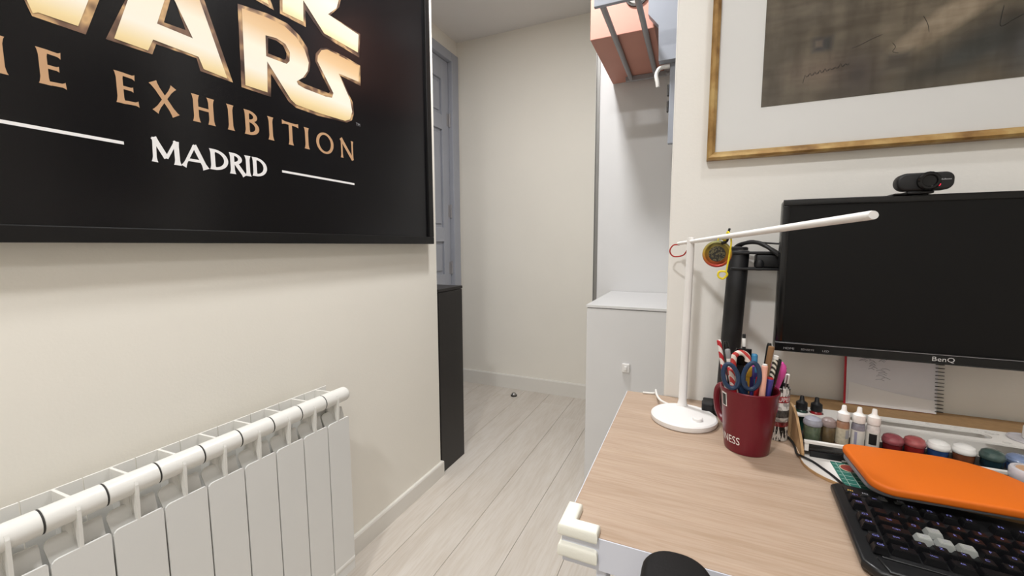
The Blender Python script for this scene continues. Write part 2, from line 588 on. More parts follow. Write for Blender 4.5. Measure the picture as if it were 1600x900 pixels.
def text(bm, s, size, fn, sx=1.0):
    vs, fs = text_mesh(s, size)
    V = [bm.verts.new(fn(v.x * sx, v.y)) for v in vs]
    for f in fs:
        try:
            bm.faces.new([V[i] for i in f])
        except ValueError:
            pass
    return bm

# ================================================================== STRUCTURE
XL, YW, YF, XH = -1.080, 1.088, 2.853, -1.711
fl = struct('floor', box(nb(), -1.95, 2.3, -1.7, 2.95, -0.03, -0.006), M['subfloor'], 'pale whitewashed plank floor running from the desk into the hall', 'floor')
# planks: children of the floor, sharing two meshes
PW, PL = 0.1895, 2.45
bm = nb()
box(bm, 0.0006, PW - 0.0006, 0.0006, PL - 0.0006, -0.006, 0.0, bev=0.0009, seg=1)
p0 = obj('plank', bm, M['plank'], fl)
first = True
k0 = int((-1.9 + 0.38) / PW) - 1
for k in range(k0, 14):
    x = -0.382 + PW * k
    if x < -1.92 or x > 2.2:
        continue
    off = ((k * 0.07) % 0.15) * PL + 1.75
    y = -1.75 + off - PL
    while y < 2.94:
        if y + PL > -1.69:
            if first:
                o = p0
                first = False
            else:
                o = p0.copy()
                COL.objects.link(o)
                o.parent = fl
            o.location = (x, y, 0)
        y += PL
struct('ceiling', box(nb(), -1.95, 2.3, -1.7, 2.95, CEIL, CEIL + 0.08), M['ceiling'], 'plain matt off-white ceiling', 'ceiling')
struct('wall_left', box(nb(), XL - 0.1, XL, -1.6, 1.592, 0, CEIL), M['wall_cream'], 'cream wall on the left carrying the black poster and radiator', 'wall')
bm = nb()
box(bm, XH - 0.1, XH, 1.5, 2.03, 0, CEIL)
box(bm, XH - 0.1, XH, 2.76, 2.95, 0, CEIL)
box(bm, XH - 0.1, XH, 2.03, 2.76, 2.45, CEIL)
struct('wall_hall_left', bm, M['wall_cream'], 'cream hall wall around the grey door', 'wall')
struct('wall_hall_front', box(nb(), XH - 0.1, XL - 0.1, 1.5, 1.592, 0, CEIL), M['wall_cream'], 'hidden hall wall behind the black cabinet', 'wall')
struct('wall_far', box(nb(), XH, 2.2, YF, YF + 0.1, 0, CEIL), M['wall_cream'], 'bare cream wall at the far end of the hall', 'wall')
struct('wall_desk', box(nb(), -0.0605, 2.2, YW, YW + 0.1, 0, CEIL, bev=0.004), M['wall_white'], 'white wall behind the desk carrying the gilt framed picture', 'wall')
struct('wall_right', box(nb(), 2.2, 2.3, -1.6, 2.95, 0, CEIL), M['wall_white'], 'white side wall beyond the right end of the desk', 'wall')
struct('wall_back', box(nb(), -1.95, 2.2, -1.7, -1.6, 0, CEIL), M['wall_white'], 'white wall behind the viewer', 'wall')
# baseboards
def board(loop):
    return loop
bm = nb()
prism(bm, [[(XL, 0), (XL + 0.014, 0), (XL + 0.014, 0.064), (XL + 0.011, 0.070), (XL, 0.070)]], XZ(-1.6), 1.6 + 1.602)
box(bm, XL - 0.03, XL + 0.0139, 1.5925, 1.6015, 0, 0.0699)
struct('baseboard_left', bm, M['trim'], 'white baseboard under the poster wall', 'baseboard')
bm = nb()
prism(bm, [[(YF, 0), (YF - 0.014, 0), (YF - 0.014, 0.098), (YF - 0.010, 0.106), (YF, 0.106)]], YZ(XH), 1.18)
struct('baseboard_far', bm, M['trim'], 'white baseboard along the far hall wall', 'baseboard')
bm = nb()
prism(bm, [[(YW, 0), (YW - 0.014, 0), (YW - 0.014, 0.064), (YW - 0.011, 0.070), (YW, 0.070)]], YZ(-0.055), 2.2)
struct('baseboard_desk', bm, M['trim'], 'white baseboard behind the desk legs', 'baseboard')

# ---- grey panelled door in the hall
dr = obj('door_1', box(nb(), XH - 0.05, XH - 0.035, 2.04, 2.75, 0.006, 2.442), M['door_grey'])
dr['kind'] = 'structure'
tag(dr, 'blue grey panelled door standing at the left end of the hall', 'door')
xa = XH - 0.035
def leafbar(y0, y1, z0, z1):
    bm = nb()
    box(bm, xa, xa + 0.016, y0, y1, z0, z1, bev=0.003)
    return bm
obj('stile', leafbar(2.662, 2.75, 0.006, 2.442), M['door_grey'], dr)
obj('stile', leafbar(2.04, 2.13, 0.006, 2.442), M['door_grey'], dr)
for z0, z1 in ((2.30, 2.442), (1.945, 2.05), (1.13, 1.235), (0.80, 0.885), (0.006, 0.16)):
    obj('rail', leafbar(2.13, 2.662, z0, z1), M['door_grey'], dr)
for z0, z1 in ((2.05, 2.30), (1.235, 1.945), (0.885, 1.13), (0.16, 0.80)):
    bm = nb()
    box(bm, xa, xa + 0.008, 2.15, 2.642, z0 + 0.025, z1 - 0.025, bev=0.006)
    obj('panel', bm, M['door_grey'], dr)
for y0, y1, z0, z1 in ((2.752, 2.842, 0, 2.51), (1.95, 2.038, 0, 2.51), (2.038, 2.752, 2.444, 2.51)):
    bm = nb()
    box(bm, XH - 0.03, XH + 0.016, y0, y1, z0, z1, bev=0.005)
    obj('door_casing', bm, M['door_grey'], dr)
for z in (2.03, 1.36, 0.93):
    bm = nb()
    cyl(bm, (XH - 0.012, 2.751, z - 0.05), (XH - 0.012, 2.751, z + 0.05), 0.008, 10)
    box(bm, XH - 0.019, XH - 0.0175, 2.722, 2.75, z - 0.045, z + 0.045)
    obj('hinge', bm, M['rail_grey'], dr, smooth=True)
# door stop on the hall floor
t = thing('door_stop', 'small chrome dome door stop on the hall floor', 'door stop', (-1.18, 2.70, 0))
bm = nb()
lathe(bm, (-1.18, 2.70, 0), (-1.18, 2.70, 1), [(0.020, 0), (0.020, 0.004), (0.0195, 0.010), (0.016, 0.020), (0.009, 0.026), (0, 0.027)], 20)
obj('dome', bm, M['steel'], t, smooth=True)
bm = nb()
lathe(bm, (-1.18, 2.70, 0), (-1.18, 2.70, 1), [(0.0215, 0.0), (0.0235, 0.003), (0.0235, 0.009), (0.0205, 0.010), (0.0203, 0.0)], 20)
obj('rubber_ring', bm, M['gasket'], t, smooth=True)

# ---- ceiling lamps (above the frame)
for i, (x, y, w) in enumerate(LAMPS):
    t = thing('ceiling_lamp', ('round flush ceiling lamp above the hall entrance', 'round flush ceiling lamp above the desk front', 'round flush ceiling lamp behind the viewer near the poster wall',
              'round flush ceiling lamp behind the viewer near the chair', 'unseen round ceiling lamp added to brighten the hall by the door')[i], 'lamp', (x, y, CEIL))
    bm = nb()
    lathe(bm, (x, y, CEIL), (x, y, CEIL - 1), [(0.105, 0), (0.105, 0.012), (0.1, 0.016), (0.088, 0.016), (0.088, 0.004)], 32)
    obj('rim', bm, M['trim'], t, smooth=True)
    bm = nb()
    lathe(bm, (x, y, CEIL), (x, y, CEIL - 1), [(0.0875, 0.004), (0.0875, 0.0125), (0.0, 0.0126)], 32)
    obj('diffuser', bm, M['diffuser'], t)
    ld = bpy.data.lights.new('lamp_light', 'AREA')
    ld.shape = 'DISK'
    ld.size = 0.17
    ld.energy = w
    ld.color = (0.98, 0.985, 0.995)
    lo = bpy.data.objects.new('lamp_light', ld)
    COL.objects.link(lo)
    lo.parent = t
    lo.location = (0, 0, -0.02)

# ================================================================== POSTER
t = thing('framed_poster', 'large black framed poster with gold lettering on the left wall', 'poster', (XL, 0.63, 1.105))
FX0, FX1 = XL + 0.001, -1.038
PY0, PY1, PZ0, PZ1, FWD = -0.245, 1.517, 1.107, 2.35, 0.030
for y0, y1, z0, z1 in ((PY0, PY1, PZ0, PZ0 + FWD), (PY0, PY1, PZ1 - FWD, PZ1), (PY0, PY0 + FWD, PZ0 + FWD, PZ1 - FWD), (PY1 - FWD, PY1, PZ0 + FWD, PZ1 - FWD)):
    obj('frame_bar', box(nb(), FX0, FX1, y0, y1, z0, z1, bev=0.002), M['black_frame'], t)
obj('sheet', box(nb(), FX0, -1.0485, PY0 + FWD - 0.003, PY1 - FWD + 0.003, PZ0 + FWD - 0.003, PZ1 - FWD + 0.003), M['poster'], t)
XP = -1.0480
LOGO = {
 'W_out': [(0.3482,1.5122),(0.3553,1.4902),(0.4235,1.4901),(0.4483,1.5626),(0.4861,1.6808),(0.4666,1.6768),(0.4526,1.6748),(0.4128,1.6647),(0.3341,1.6457),(0.3235,1.6150)],
 'W_in': [(0.3509,1.5135),(0.3564,1.4948),(0.3628,1.4994),(0.4138,1.5003),(0.4322,1.5545),(0.4641,1.6561),(0.3370,1.6314),(0.3307,1.6054)],
 'A_out': [(0.4889,1.5831),(0.4522,1.4946),(0.5272,1.4965),(0.5357,1.5202),(0.6127,1.5222),(0.6188,1.4969),(0.6919,1.4967),(0.6387,1.6587),(0.6161,1.7271),(0.5325,1.7091)],
 'A_in': [(0.4931,1.5853),(0.4652,1.5013),(0.5198,1.5010),(0.5306,1.5269),(0.6170,1.5267),(0.6260,1.5037),(0.6786,1.5010),(0.6299,1.6488),(0.6077,1.7170),(0.5364,1.7029)],
 'A_holein': [(0.5672,1.6469),(0.5401,1.5626),(0.6078,1.5625)],
 'A_hole': [(0.5738,1.6401),(0.5533,1.5712),(0.5946,1.5742)],
 'R_out': [(0.7164,1.6898),(0.7950,1.7045),(0.8531,1.7066),(0.8902,1.6914),(0.9147,1.6690),(0.9230,1.6312),(0.9180,1.6057),(0.9021,1.5823),(0.8777,1.5672),(0.8985,1.5635),(0.9848,1.5656),(0.9906,1.5716),(0.9400,1.6417),(0.9439,1.6651),(0.9631,1.6877),(0.9873,1.6977),(1.0546,1.7008),(1.1232,1.6976),(1.1216,1.6321),(1.0334,1.6349),(1.0833,1.5679),(1.0863,1.5328),(1.0769,1.5100),(1.0549,1.4966),(0.9432,1.4870),(0.8658,1.4883),(0.8440,1.4979),(0.7949,1.5537),(0.7909,1.4938),(0.7125,1.4931)],
 'R_in': [(0.7257,1.6836),(0.7942,1.6936),(0.8437,1.6950),(0.8782,1.6824),(0.9045,1.6591),(0.9170,1.6289),(0.9115,1.6033),(0.8948,1.5797),(0.8728,1.5617),(0.8769,1.5542),(0.8977,1.5507),(0.9733,1.5515),(0.9968,1.5555),(1.0032,1.5714),(0.9477,1.6446),(0.9513,1.6621),(0.9654,1.6830),(0.9870,1.6935),(1.0426,1.6939),(1.1185,1.6945),(1.1125,1.6427),(1.0279,1.6380),(1.0713,1.5732),(1.0785,1.5374),(1.0677,1.5098),(1.0461,1.4996),(0.9437,1.4953),(0.8664,1.4969),(0.8507,1.5056),(0.7856,1.5816),(0.7814,1.5024),(0.7226,1.5006)],
 'R_hole': [(0.7928,1.6427),(0.8153,1.6466),(0.8360,1.6422),(0.8457,1.6259),(0.8426,1.6109),(0.8370,1.6058),(0.7902,1.6037)],
 'R_holein': [(0.7852,1.6464),(0.8157,1.6525),(0.8428,1.6487),(0.8557,1.6317),(0.8533,1.6084),(0.8438,1.5973),(0.7836,1.5940)],
 'T_out': [(0.8388,1.8771),(0.8319,1.7221),(0.9133,1.7246),(0.9148,1.7714),(0.9733,1.7275),(1.1200,1.7221),(1.1287,1.7996),(1.0040,1.7992),(1.0425,1.8417),(1.0496,1.8661),(1.0457,1.8974),(1.0109,1.9154),(0.9489,1.9082)],
 'T_in': [(0.8487,1.8688),(0.8396,1.7294),(0.9055,1.7344),(0.9083,1.7948),(0.9779,1.7356),(1.1144,1.7355),(1.1208,1.7939),(0.9960,1.7986),(1.0307,1.8326),(1.0408,1.8616),(1.0368,1.8885),(1.0049,1.9041),(0.9432,1.8954)],
 'T_hole': [(0.9179,1.8358),(0.9450,1.8443),(0.9646,1.8389),(0.9586,1.8241),(0.9431,1.8143),(0.9163,1.8103)],
 'B_out': [(0.7553,1.7377),(0.7703,1.7286),(0.8162,1.7217),(0.8101,1.7523),(0.7999,1.7783),(0.7850,1.7874)],
 'B_in': [(0.7628,1.7382),(0.7756,1.7340),(0.8056,1.7324),(0.8010,1.7476),(0.7933,1.7679),(0.7843,1.7768)],
}

LIFT = [0.0]
def sheetpoly(bm, loops, x):
    LIFT[0] = (LIFT[0] + 0.00002) % 0.0004      # hair-thin steps keep overlapping strokes apart
    x += LIFT[0]
    tri = tessellate_polygon([[Vector((a, b, 0)) for a, b in L] for L in loops])
    flat = [p for L in loops for p in L]
    V = [bm.verts.new((x, a, b)) for a, b in flat]
    for f in tri:
        bm.faces.new([V[i] for i in f])
mv = lambda L, d: [(a + d, b) for a, b in L]
XF = XP + 0.0006
def letter(edges, faces):
    e, f = nb(), nb()
    for L in edges:
        sheetpoly(e, L, XP)
    for L in faces:
        sheetpoly(f, L, XF)
    o = obj('title_letter', e, M['gold_edge'], t, label='bronze bevelled outline of a title letter')
    obj('letter_face', f, M['gold_face'], o, label='cream and gold gradient face')
letter([[mv(LOGO['W_out'], -0.155)], [LOGO['W_out']]], [[mv(LOGO['W_in'], -0.155)], [LOGO['W_in']]])
letter([[LOGO['A_out'], LOGO['A_hole']]], [[LOGO['A_in'], LOGO['A_holein']]])
letter([[LOGO['R_out'], LOGO['R_hole']]], [[LOGO['R_in'], LOGO['R_holein']]])
letter([[LOGO['T_out'], LOGO['T_hole']]], [[LOGO['T_in'], LOGO['T_hole']]])
def shrink(loop):
    c = (sum(a for a, b in loop) / len(loop), sum(b for a, b in loop) / len(loop))
    return [(c[0] + (a - c[0]) * 0.9, c[1] + (b - c[1]) * 0.9) for a, b in loop]
# the upper row, mostly above the picture's edge: S, T, A
for loops in ([[(0.14, 1.725), (0.36, 1.725), (0.40, 1.76), (0.39, 1.80), (0.33, 1.865), (0.50, 1.865), (0.50, 1.94), (0.27, 1.94), (0.24, 1.90), (0.25, 1.87), (0.30, 1.805), (0.14, 1.805)]],
              [[(0.44, 1.725), (0.51, 1.725), (0.51, 1.86), (0.60, 1.86), (0.60, 1.94), (0.51, 1.94), (0.51, 1.86), (0.44, 1.86)]],
              [[(0.53, 1.725), (0.60, 1.725), (0.615, 1.76), (0.735, 1.76), (0.74, 1.722), (0.815, 1.722), (0.72, 1.94), (0.62, 1.94)], [(0.63, 1.80), (0.71, 1.80), (0.68, 1.88), (0.66, 1.88)]]):
    letter([loops], [[shrink(loops[0])] + loops[1:]])

def stroke(bm, p, q, w, fl=(1.6, 1.6), x=XP):
    p, q = Vector(p), Vector(q)
    d = (q - p)
    L = d.length
    d /= L
    n = Vector((-d.y, d.x))
    A, B = [], []
    for s, k in ((0, fl[0]), (0.06, 1 + (fl[0] - 1) * 0.5), (0.2, 1), (0.8, 1), (0.94, 1 + (fl[1] - 1) * 0.5), (1, fl[1])):
        c = p + d * (L * s)
        A.append(c + n * (w * k / 2))
        B.append(c - n * (w * k / 2))
    sheetpoly(bm, [[(v.x, v.y) for v in A + B[::-1]]], x)
def arcband(bm, c, ro, ri, a0, a1, n=18, x=XP):
    o = [(c[0] + ro[0] * cos(radians(a0 + (a1 - a0) * i / n)), c[1] + ro[1] * sin(radians(a0 + (a1 - a0) * i / n))) for i in range(n + 1)]
    i_ = [(c[0] + ri[0] * cos(radians(a0 + (a1 - a0) * i / n)), c[1] + ri[1] * sin(radians(a0 + (a1 - a0) * i / n))) for i in range(n + 1)]
    for k in range(n):
        sheetpoly(bm, [[o[k], o[k + 1], i_[k + 1], i_[k]]], x)
def glyph(bm, ch, y0, y1, z0, z1, w):
    W, H = y1 - y0, z1 - z0
    h = w * 0.62
    P = lambda a, b: (y0 + a * W, z0 + b * H)
    lw = w / W
    if ch == 'I':
        stroke(bm, P(.5, 0), P(.5, 1), w, (1.7, 1.7))
    elif ch == 'E':
        stroke(bm, P(lw * .8, 0), P(lw * .8, 1), w, (1.5, 1.5))
        stroke(bm, (P(lw, 0)[0], z0 + h / 2), (y1, z0 + h * .8), h, (1, 1.9))
        stroke(bm, (P(lw, 0)[0], z1 - h / 2), (P(.9, 0)[0], z1 - h * .7), h, (1, 1.9))
        stroke(bm, (P(lw, 0)[0], z0 + H * .52), (P(.8, 0)[0], z0 + H * .52), h, (1, 1.6))
    elif ch == 'H':
        stroke(bm, P(lw * .8, 0), P(lw * .8, 1), w, (1.6, 1.6))
        stroke(bm, P(1 - lw * .8, 0), P(1 - lw * .8, 1), w, (1.6, 1.6))
        stroke(bm, P(lw, .52), P(1 - lw, .52), h, (1, 1))
    elif ch == 'X':
        stroke(bm, P(.1, 1), P(.88, 0), w, (1.6, 1.6))
        stroke(bm, P(.86, 1), P(.12, 0), h, (1.9, 1.9))
    elif ch == 'T':
        stroke(bm, P(.5, 0), P(.5, 1), w, (1.6, 1))
        stroke(bm, (y0, z1 - h / 2), (y1, z1 - h / 2), h, (1.9, 1.9))
    elif ch == 'O':
        arcband(bm, P(.5, .5), (W * .5, H * .52), (W * .5 - w, H * .52 - h), 0, 360, 30)
    elif ch == 'N':
        stroke(bm, P(lw * .6, 0), P(lw * .6, 1), h, (1.8, 1.5))
        stroke(bm, P(1 - lw * .6, 0), P(1 - lw * .6, 1), h, (1.4, 1.8))
        stroke(bm, P(lw * .3, 1), P(1 - lw * .5, 0), w, (1.2, 1))
    elif ch == 'M':
        stroke(bm, P(.11, 0), P(.14, 1), h * 1.1, (1.8, 1.3))
        stroke(bm, P(.87, 0), P(.86, 1), w, (1.6, 1.2))
        stroke(bm, P(.12, 1), P(.5, .22), w, (1.2, 1))
        stroke(bm, P(.86, 1), P(.5, .22), h, (1.2, 1))
    elif ch == 'A':
        stroke(bm, P(.06, 0), P(.52, 1), h, (1.9, 1))
        stroke(bm, P(.92, 0), P(.50, 1), w, (1.6, 1))
        stroke(bm, P(.2, .32), P(.78, .32), h, (1, 1))
    elif ch in 'DRB':
        stroke(bm, P(lw * .7, 0), P(lw * .7, 1), w, (1.6, 1.5))
        cx = y0 + w * 1.0
        if ch == 'D':
            arcband(bm, (cx, z0 + H / 2), (y1 - cx, H / 2), (y1 - cx - w, H / 2 - h), -90, 90)
        else:
            e = y1 if ch == 'B' else y0 + W * .84
            top = e - (W * .1 if ch == 'B' else 0)
            r = H * .24 if ch == 'B' else H * .27
            arcband(bm, (cx, z1 - r), (top - cx, r), (top - cx - w, r - h), -90, 90)
            if ch == 'B':
                r2 = (H - 2 * r + h) / 2
                arcband(bm, (cx, z0 + r2), (e - cx, r2), (e - cx - w, r2 - h), -90, 90)
            else:
                stroke(bm, (y0 + W * .42, z1 - 2 * r + h * .5), P(.98, -.03), w, (1, 1.3))
for ch, a, c in (('T', .195, .245), ('H', .268, .320), ('E', .354, .389), ('E', .459, .496), ('X', .518, .568), ('H', .595, .644), ('I', .672, .688), ('B', .714, .752),
                 ('I', .777, .793), ('T', .819, .870), ('I', .889, .905), ('O', .930, .995), ('N', 1.022, 1.079)):
    bm = nb()
    glyph(bm, ch, a, c, 1.3815, 1.4415, 0.0105)
    obj('subtitle_letter', bm, M['tan_print'], t)
for ch, a, c in (('M', .509, .565), ('A', .566, .620), ('D', .625, .667), ('R', .670, .707), ('I', .709, .722), ('D', .727, .767)):
    bm = nb()
    glyph(bm, ch, a, c, 1.277 if ch != 'D' else 1.280, 1.3275, 0.0098)
    obj('city_letter', bm, M['white_print'], t)
for a, c in ((.20, .465), (.811, 1.076)):
    bm = nb()
    sheetpoly(bm, [[(a, 1.3012), (c, 1.3012), (c, 1.3072), (a, 1.3072)]], XP)
    obj('rule_line', bm, M['white_print'], t, label='thin white rule beside the city name')
bm = nb()
text(bm, 'TM', 0.0135, lambda a, b: Vector((XP, 1.1035 + a, 1.5022 + b)))
obj('trademark_letters', bm, M['grey_print'], t)

# ================================================================== RADIATOR
PIT = 0.0803
t = thing('radiator', 'white sectional aluminium radiator fixed under the poster', 'radiator', (-1.0, 0.4, 0.08))
ZB = 0.09
def section(y1):
    """one section occupying y1-PIT .. y1"""
    y0 = y1 - PIT
    yc = (y0 + y1) / 2
    bm = nb()
    for z in (0.652, 0.125):
        lathe(bm, (-0.9645, y0 + 0.0012, z), (-0.9645, y1, z), [(0.0202, 0), (0.0212, 0.001), (0.0212, PIT - 0.0030), (0.0202, PIT - 0.0020)], 24)
    cyl(bm, (-0.980, yc, 0.125), (-0.980, yc, 0.65), 0.012, 12)
    s = obj('section', bm, M['rad'], t, smooth=True)
    # front panel with a rounded top and slightly narrower head
    bm = nb()
    hw = PIT / 2 - 0.0016
    loop = [(yc - hw, ZB), (yc + hw, ZB)]
    loop += [(yc + hw - 0.004 + 0.004 * cos(radians(a)), 0.582 + 0.004 * sin(radians(a))) for a in (0, 30, 60, 90)]
    loop += [(yc - hw + 0.010 + 0.010 * cos(radians(a)), 0.576 + 0.010 * sin(radians(a))) for a in (90, 120, 150, 180)]
    loop += [(yc - hw, 0.568)]
    prism(bm, [loop], YZ(-0.9490), 0.0040)
    obj('front_panel', bm, M['rad_flat'], s)
    # middle fin: leans back, rounded upper corners
    bm = nb()
    fr = lambda z: -0.953 - max(0, (z - 0.57)) * 0.3
    hw = PIT / 2 - 0.0022
    loop = [(yc - hw + 0.003, ZB + 0.02), (yc + hw - 0.001, ZB + 0.02), (yc + hw - 0.001, 0.575)]
    loop += [(yc + hw - 0.003 + 0.003 * cos(radians(a)), 0.610 + 0.003 * sin(radians(a))) for a in (0, 45, 90)]
    loop += [(yc - hw + 0.013 + 0.013 * cos(radians(a)), 0.601 + 0.012 * sin(radians(a))) for a in (90, 112, 135, 158, 180)]
    loop += [(yc - hw + 0.003, 0.575)]
    prism(bm, [loop], lambda a, b_, h: Vector((fr(b_) - h - 0.006, a, b_)), 0.003)
    obj('middle_fin', bm, M['rad'], s)
    # rear fin
    bm = nb()
    hw = PIT / 2 - 0.0010
    box(bm, -1.038, -1.0345, yc - hw, yc + hw, ZB, 0.668)
    obj('rear_fin', bm, M['rad'], s)
    # webs: from header down to the front panel, and back to the rear fin
    bm = nb()
    prism(bm, [[(-0.9450, 0.662), (-0.9420, 0.654), (-0.9420, 0.642), (-0.9452, 0.588), (-0.9460, 0.56), (-0.9488, 0.56), (-0.956, 0.60), (-0.965, 0.64)]], lambda a, b_, h: Vector((a, yc - 0.0026 + h, b_)), 0.0052)
    prism(bm, [[(-0.962, 0.6722), (-0.975, 0.6700), (-1.0345, 0.6678), (-1.0345, 0.12), (-0.985, 0.12)]], lambda a, b_, h: Vector((a, yc - 0.0024 + h, b_)), 0.0048)
    obj('web', bm, M['rad'], s)
    return s
yr = 0.830 + PIT
s0 = section(yr)
for k in range(1, 12):
    s = s0.copy()
    COL.objects.link(s)
    s.location = s0.location + Vector((0, -PIT * k, 0))
    for ch in list(s0.children):
        c = ch.copy()
        COL.objects.link(c)
        c.parent = s
for k in range(1, 12):
    y = yr - PIT * k
    bm = nb()
    cyl(bm, (-0.9645, y - 0.0019, 0.652), (-0.9645, y + 0.0011, 0.652), 0.0211, 24)
    g = obj('gasket', bm, M['gasket'], t, smooth=True)
bm = nb()
lathe(bm, (-0.9645, yr - 0.001, 0.652), (-0.9645, yr + 1, 0.652), [(0.0205, 0), (0.0205, 0.004), (0.017, 0.009), (0.0, 0.0105)], 24)
obj('end_plug', bm, M['rad'], t, smooth=True)
for y in (0.85, 0.1):
    obj('wall_bracket', box(nb(), XL + 0.0015, -0.985, y - 0.008, y + 0.008, 0.60, 0.63), M['rad'], t)

# ================================================================== HALL FURNITURE
t = thing('black_cabinet', 'low black cabinet standing behind the end of the poster wall', 'cabinet', (-1.38, 1.71, 0))
obj('body', box(nb(), -1.70, -1.082, 1.606, 1.818, 0, 0.882, bev=0.001), M['black_lam'], t)
obj('top', box(nb(), -1.70, -1.080, 1.604, 1.820, 0.884, 0.898, bev=0.0015), M['black_lam'], t)

t = thing('white_cabinet', 'white cabinet standing between desk wall and hall wardrobe', 'cabinet', (-0.157, 1.995, 0))
obj('body', box(nb(), -0.412, 0.10, 1.732, 2.276, 0.0, 0.838), M['white_lam'], t)
obj('top', box(nb(), -0.414, 0.102, 1.712, 2.277, 0.8395, 0.851, bev=0.001), M['white_lam'], t)
d = obj('door', box(nb(), -0.411, 0.099, 1.714, 1.7305, 0.06, 0.8365, bev=0.001), M['white_lam'], t)
obj('plinth', box(nb(), -0.40, 0.09, 1.725, 1.7315, 0.0, 0.058), M['white_lam'], t)
bm = nb()
box(bm, -0.260, -0.228, 1.704, 1.714, 0.578, 0.616, bev=0.004)
box(bm, -0.249, -0.238, 1.697, 1.7045, 0.589, 0.606, bev=0.002)
obj('latch', bm, M['lamp_white'], d, label='small white push latch')

t = thing('wardrobe', 'tall white wardrobe with a grey metal edge strip', 'wardrobe', (0.04, 2.57, 0))
obj('carcass', box(nb(), -0.505, 0.60, 2.306, 2.851, 0, CEIL - 0.001), M['white_lam'], t)
obj('sliding_door', box(nb(), -0.494, 0.598, 2.280, 2.304, 0.012, CEIL - 0.012), M['white_lam'], t)
bm = nb()
box(bm, -0.516, -0.5135, 2.276, 2.306, 0.012, CEIL - 0.012)
box(bm, -0.4975, -0.4945, 2.276, 2.3045, 0.012, CEIL - 0.012)
box(bm, -0.5135, -0.4975, 2.286, 2.306, 0.012, CEIL - 0.012)
obj('edge_profile', bm, M['alu'], t, label='grey aluminium grip strip')

# wall rack with the salmon box
t = thing('wall_rack', 'grey rack on the back of the desk wall holding the salmon box', 'rack', (-0.12, 1.75, 1.49))
obj('upright_board', box(nb(), -0.116, -0.02, 1.752, 1.772, 1.489, CEIL - 0.002, bev=0.002), M['rack_grey'], t)
obj('upper_case', prism(nb(), [[(-0.155, 1.786), (-0.02, 1.786), (-0.02, CEIL - 0.002), (-0.197, CEIL - 0.002), (-0.197, 1.961), (-0.159, 1.914)]], XZ(1.715), 0.0365), M['rack_grey'], t)
for xx, ya, yb in ((-0.3265, 1.512, 2.20), (-0.2105, 1.512, 2.20)):
    bm = nb()
    cyl(bm, (xx, ya, 1.921), (xx, yb, 1.921), 0.0105, 14)
    obj('support_rail', bm, M['rail_grey'], t, smooth=True)
obj('front_bar', box(nb(), -0.352, -0.02, 1.496, 1.5115, 1.9105, 1.955, bev=0.002), M['rack_grey'], t)
obj('back_bar', box(nb(), -0.352, -0.16, 2.2005, 2.216, 1.909, 1.932, bev=0.002), M['rail_grey'], t)
bm = nb()
tube(bm, [(-0.16, 2.208, 1.92), (-0.10, 2.15, 1.90), (-0.07, 1.95, 1.85), (-0.07, 1.775, 1.82)], 0.010, 10, smooth=5)
obj('side_arm', bm, M['rail_grey'], t, smooth=True)
bm = nb()
tube(bm, [(-0.118, 1.745, 1.772), (-0.15, 1.738, 1.768), (-0.163, 1.735, 1.745), (-0.158, 1.735, 1.715), (-0.156, 1.737, 1.70)], 0.0075, 10, smooth=5)
obj('hook', bm, M['white_wire'], t, smooth=True, label='cream bent hook under the case')
for z in (1.69, 1.63):
    bm = nb()
    box(bm, -0.124, -0.1165, 1.755, 1.768, z - 0.022, z + 0.022, bev=0.003)
    obj('clip', bm, M['dark_steel'], t)
t = thing('storage_box', 'salmon pink box held up on the grey wall rack', 'box', (-0.303, 2.02, 1.9325))
obj('body', box(nb(), -0.428, -0.178, 1.767, 2.274, 1.9325, 2.26, bev=0.002), M['salmon'], t)
obj('lid', box(nb(), -0.431, -0.175, 1.764, 2.277, 2.2605, 2.30, bev=0.002), M['salmon'], t)
bm = nb()
lathe(bm, (-0.246, 1.767, 2.07), (-0.246, 1.0, 2.07), [(0.043, 0.0), (0.043, 0.006), (0.038, 0.010), (0.0, 0.011)], 28)
obj('round_plate', bm, M['steel'], t, smooth=True, label='round metal plate with a dark rim')
bm = nb()
lathe(bm, (-0.246, 1.767, 2.07), (-0.246, 1.0, 2.07), [(0.0435, 0.0), (0.047, 0.0), (0.047, 0.007), (0.0435, 0.007)], 28)
obj('plate_rim', bm, M['dark_steel'], t, smooth=True)
for xx in (-0.405, -0.39):
    bm = nb()
    cyl(bm, (xx, 2.25, 1.933), (xx, 2.25, 1.931), 0.004, 10)
    obj('screw_cover', bm, M['label_paper'], t)

# ================================================================== PICTURE ON THE DESK WALL
AX0, AZ0, AX1, AZ1 = 0.0147, 1.2925, 0.99, 2.05
t = thing('framed_picture', 'gilt framed brown wash picture with a wide white mount above the monitor', 'picture', ((AX0 + AX1) / 2, YW, AZ0))
yf, yb, fw = 1.062, YW - 0.0005, 0.0165
def bar(loop_a, loop_b):
    bm = nb()
    A = [bm.verts.new(v) for v in loop_a]
    B = [bm.verts.new(v) for v in loop_b]
    n = len(A)
    for i in range(n):
        bm.faces.new((A[i], A[(i + 1) % n], B[(i + 1) % n], B[i]))
    bm.faces.new(A)
    bm.faces.new(B[::-1])
    return bm
prof = [(0, yb), (0, yf + 0.004), (0.004, yf), (0.010, yf + 0.002), (fw, yf + 0.009), (fw, yb)]
cs = {'bl': (AX0, AZ0, 1, 1), 'br': (AX1, AZ0, -1, 1), 'tl': (AX0, AZ1, 1, -1), 'tr': (AX1, AZ1, -1, -1)}
cor = {k: [Vector((x + sx * p, y, z + sz * p)) for p, y in prof] for k, (x, z, sx, sz) in cs.items()}
for a, c in (('bl', 'br'), ('tl', 'tr'), ('bl', 'tl'), ('br', 'tr')):
    obj('frame_bar', bar(cor[a], cor[c]), M['gold'], t)
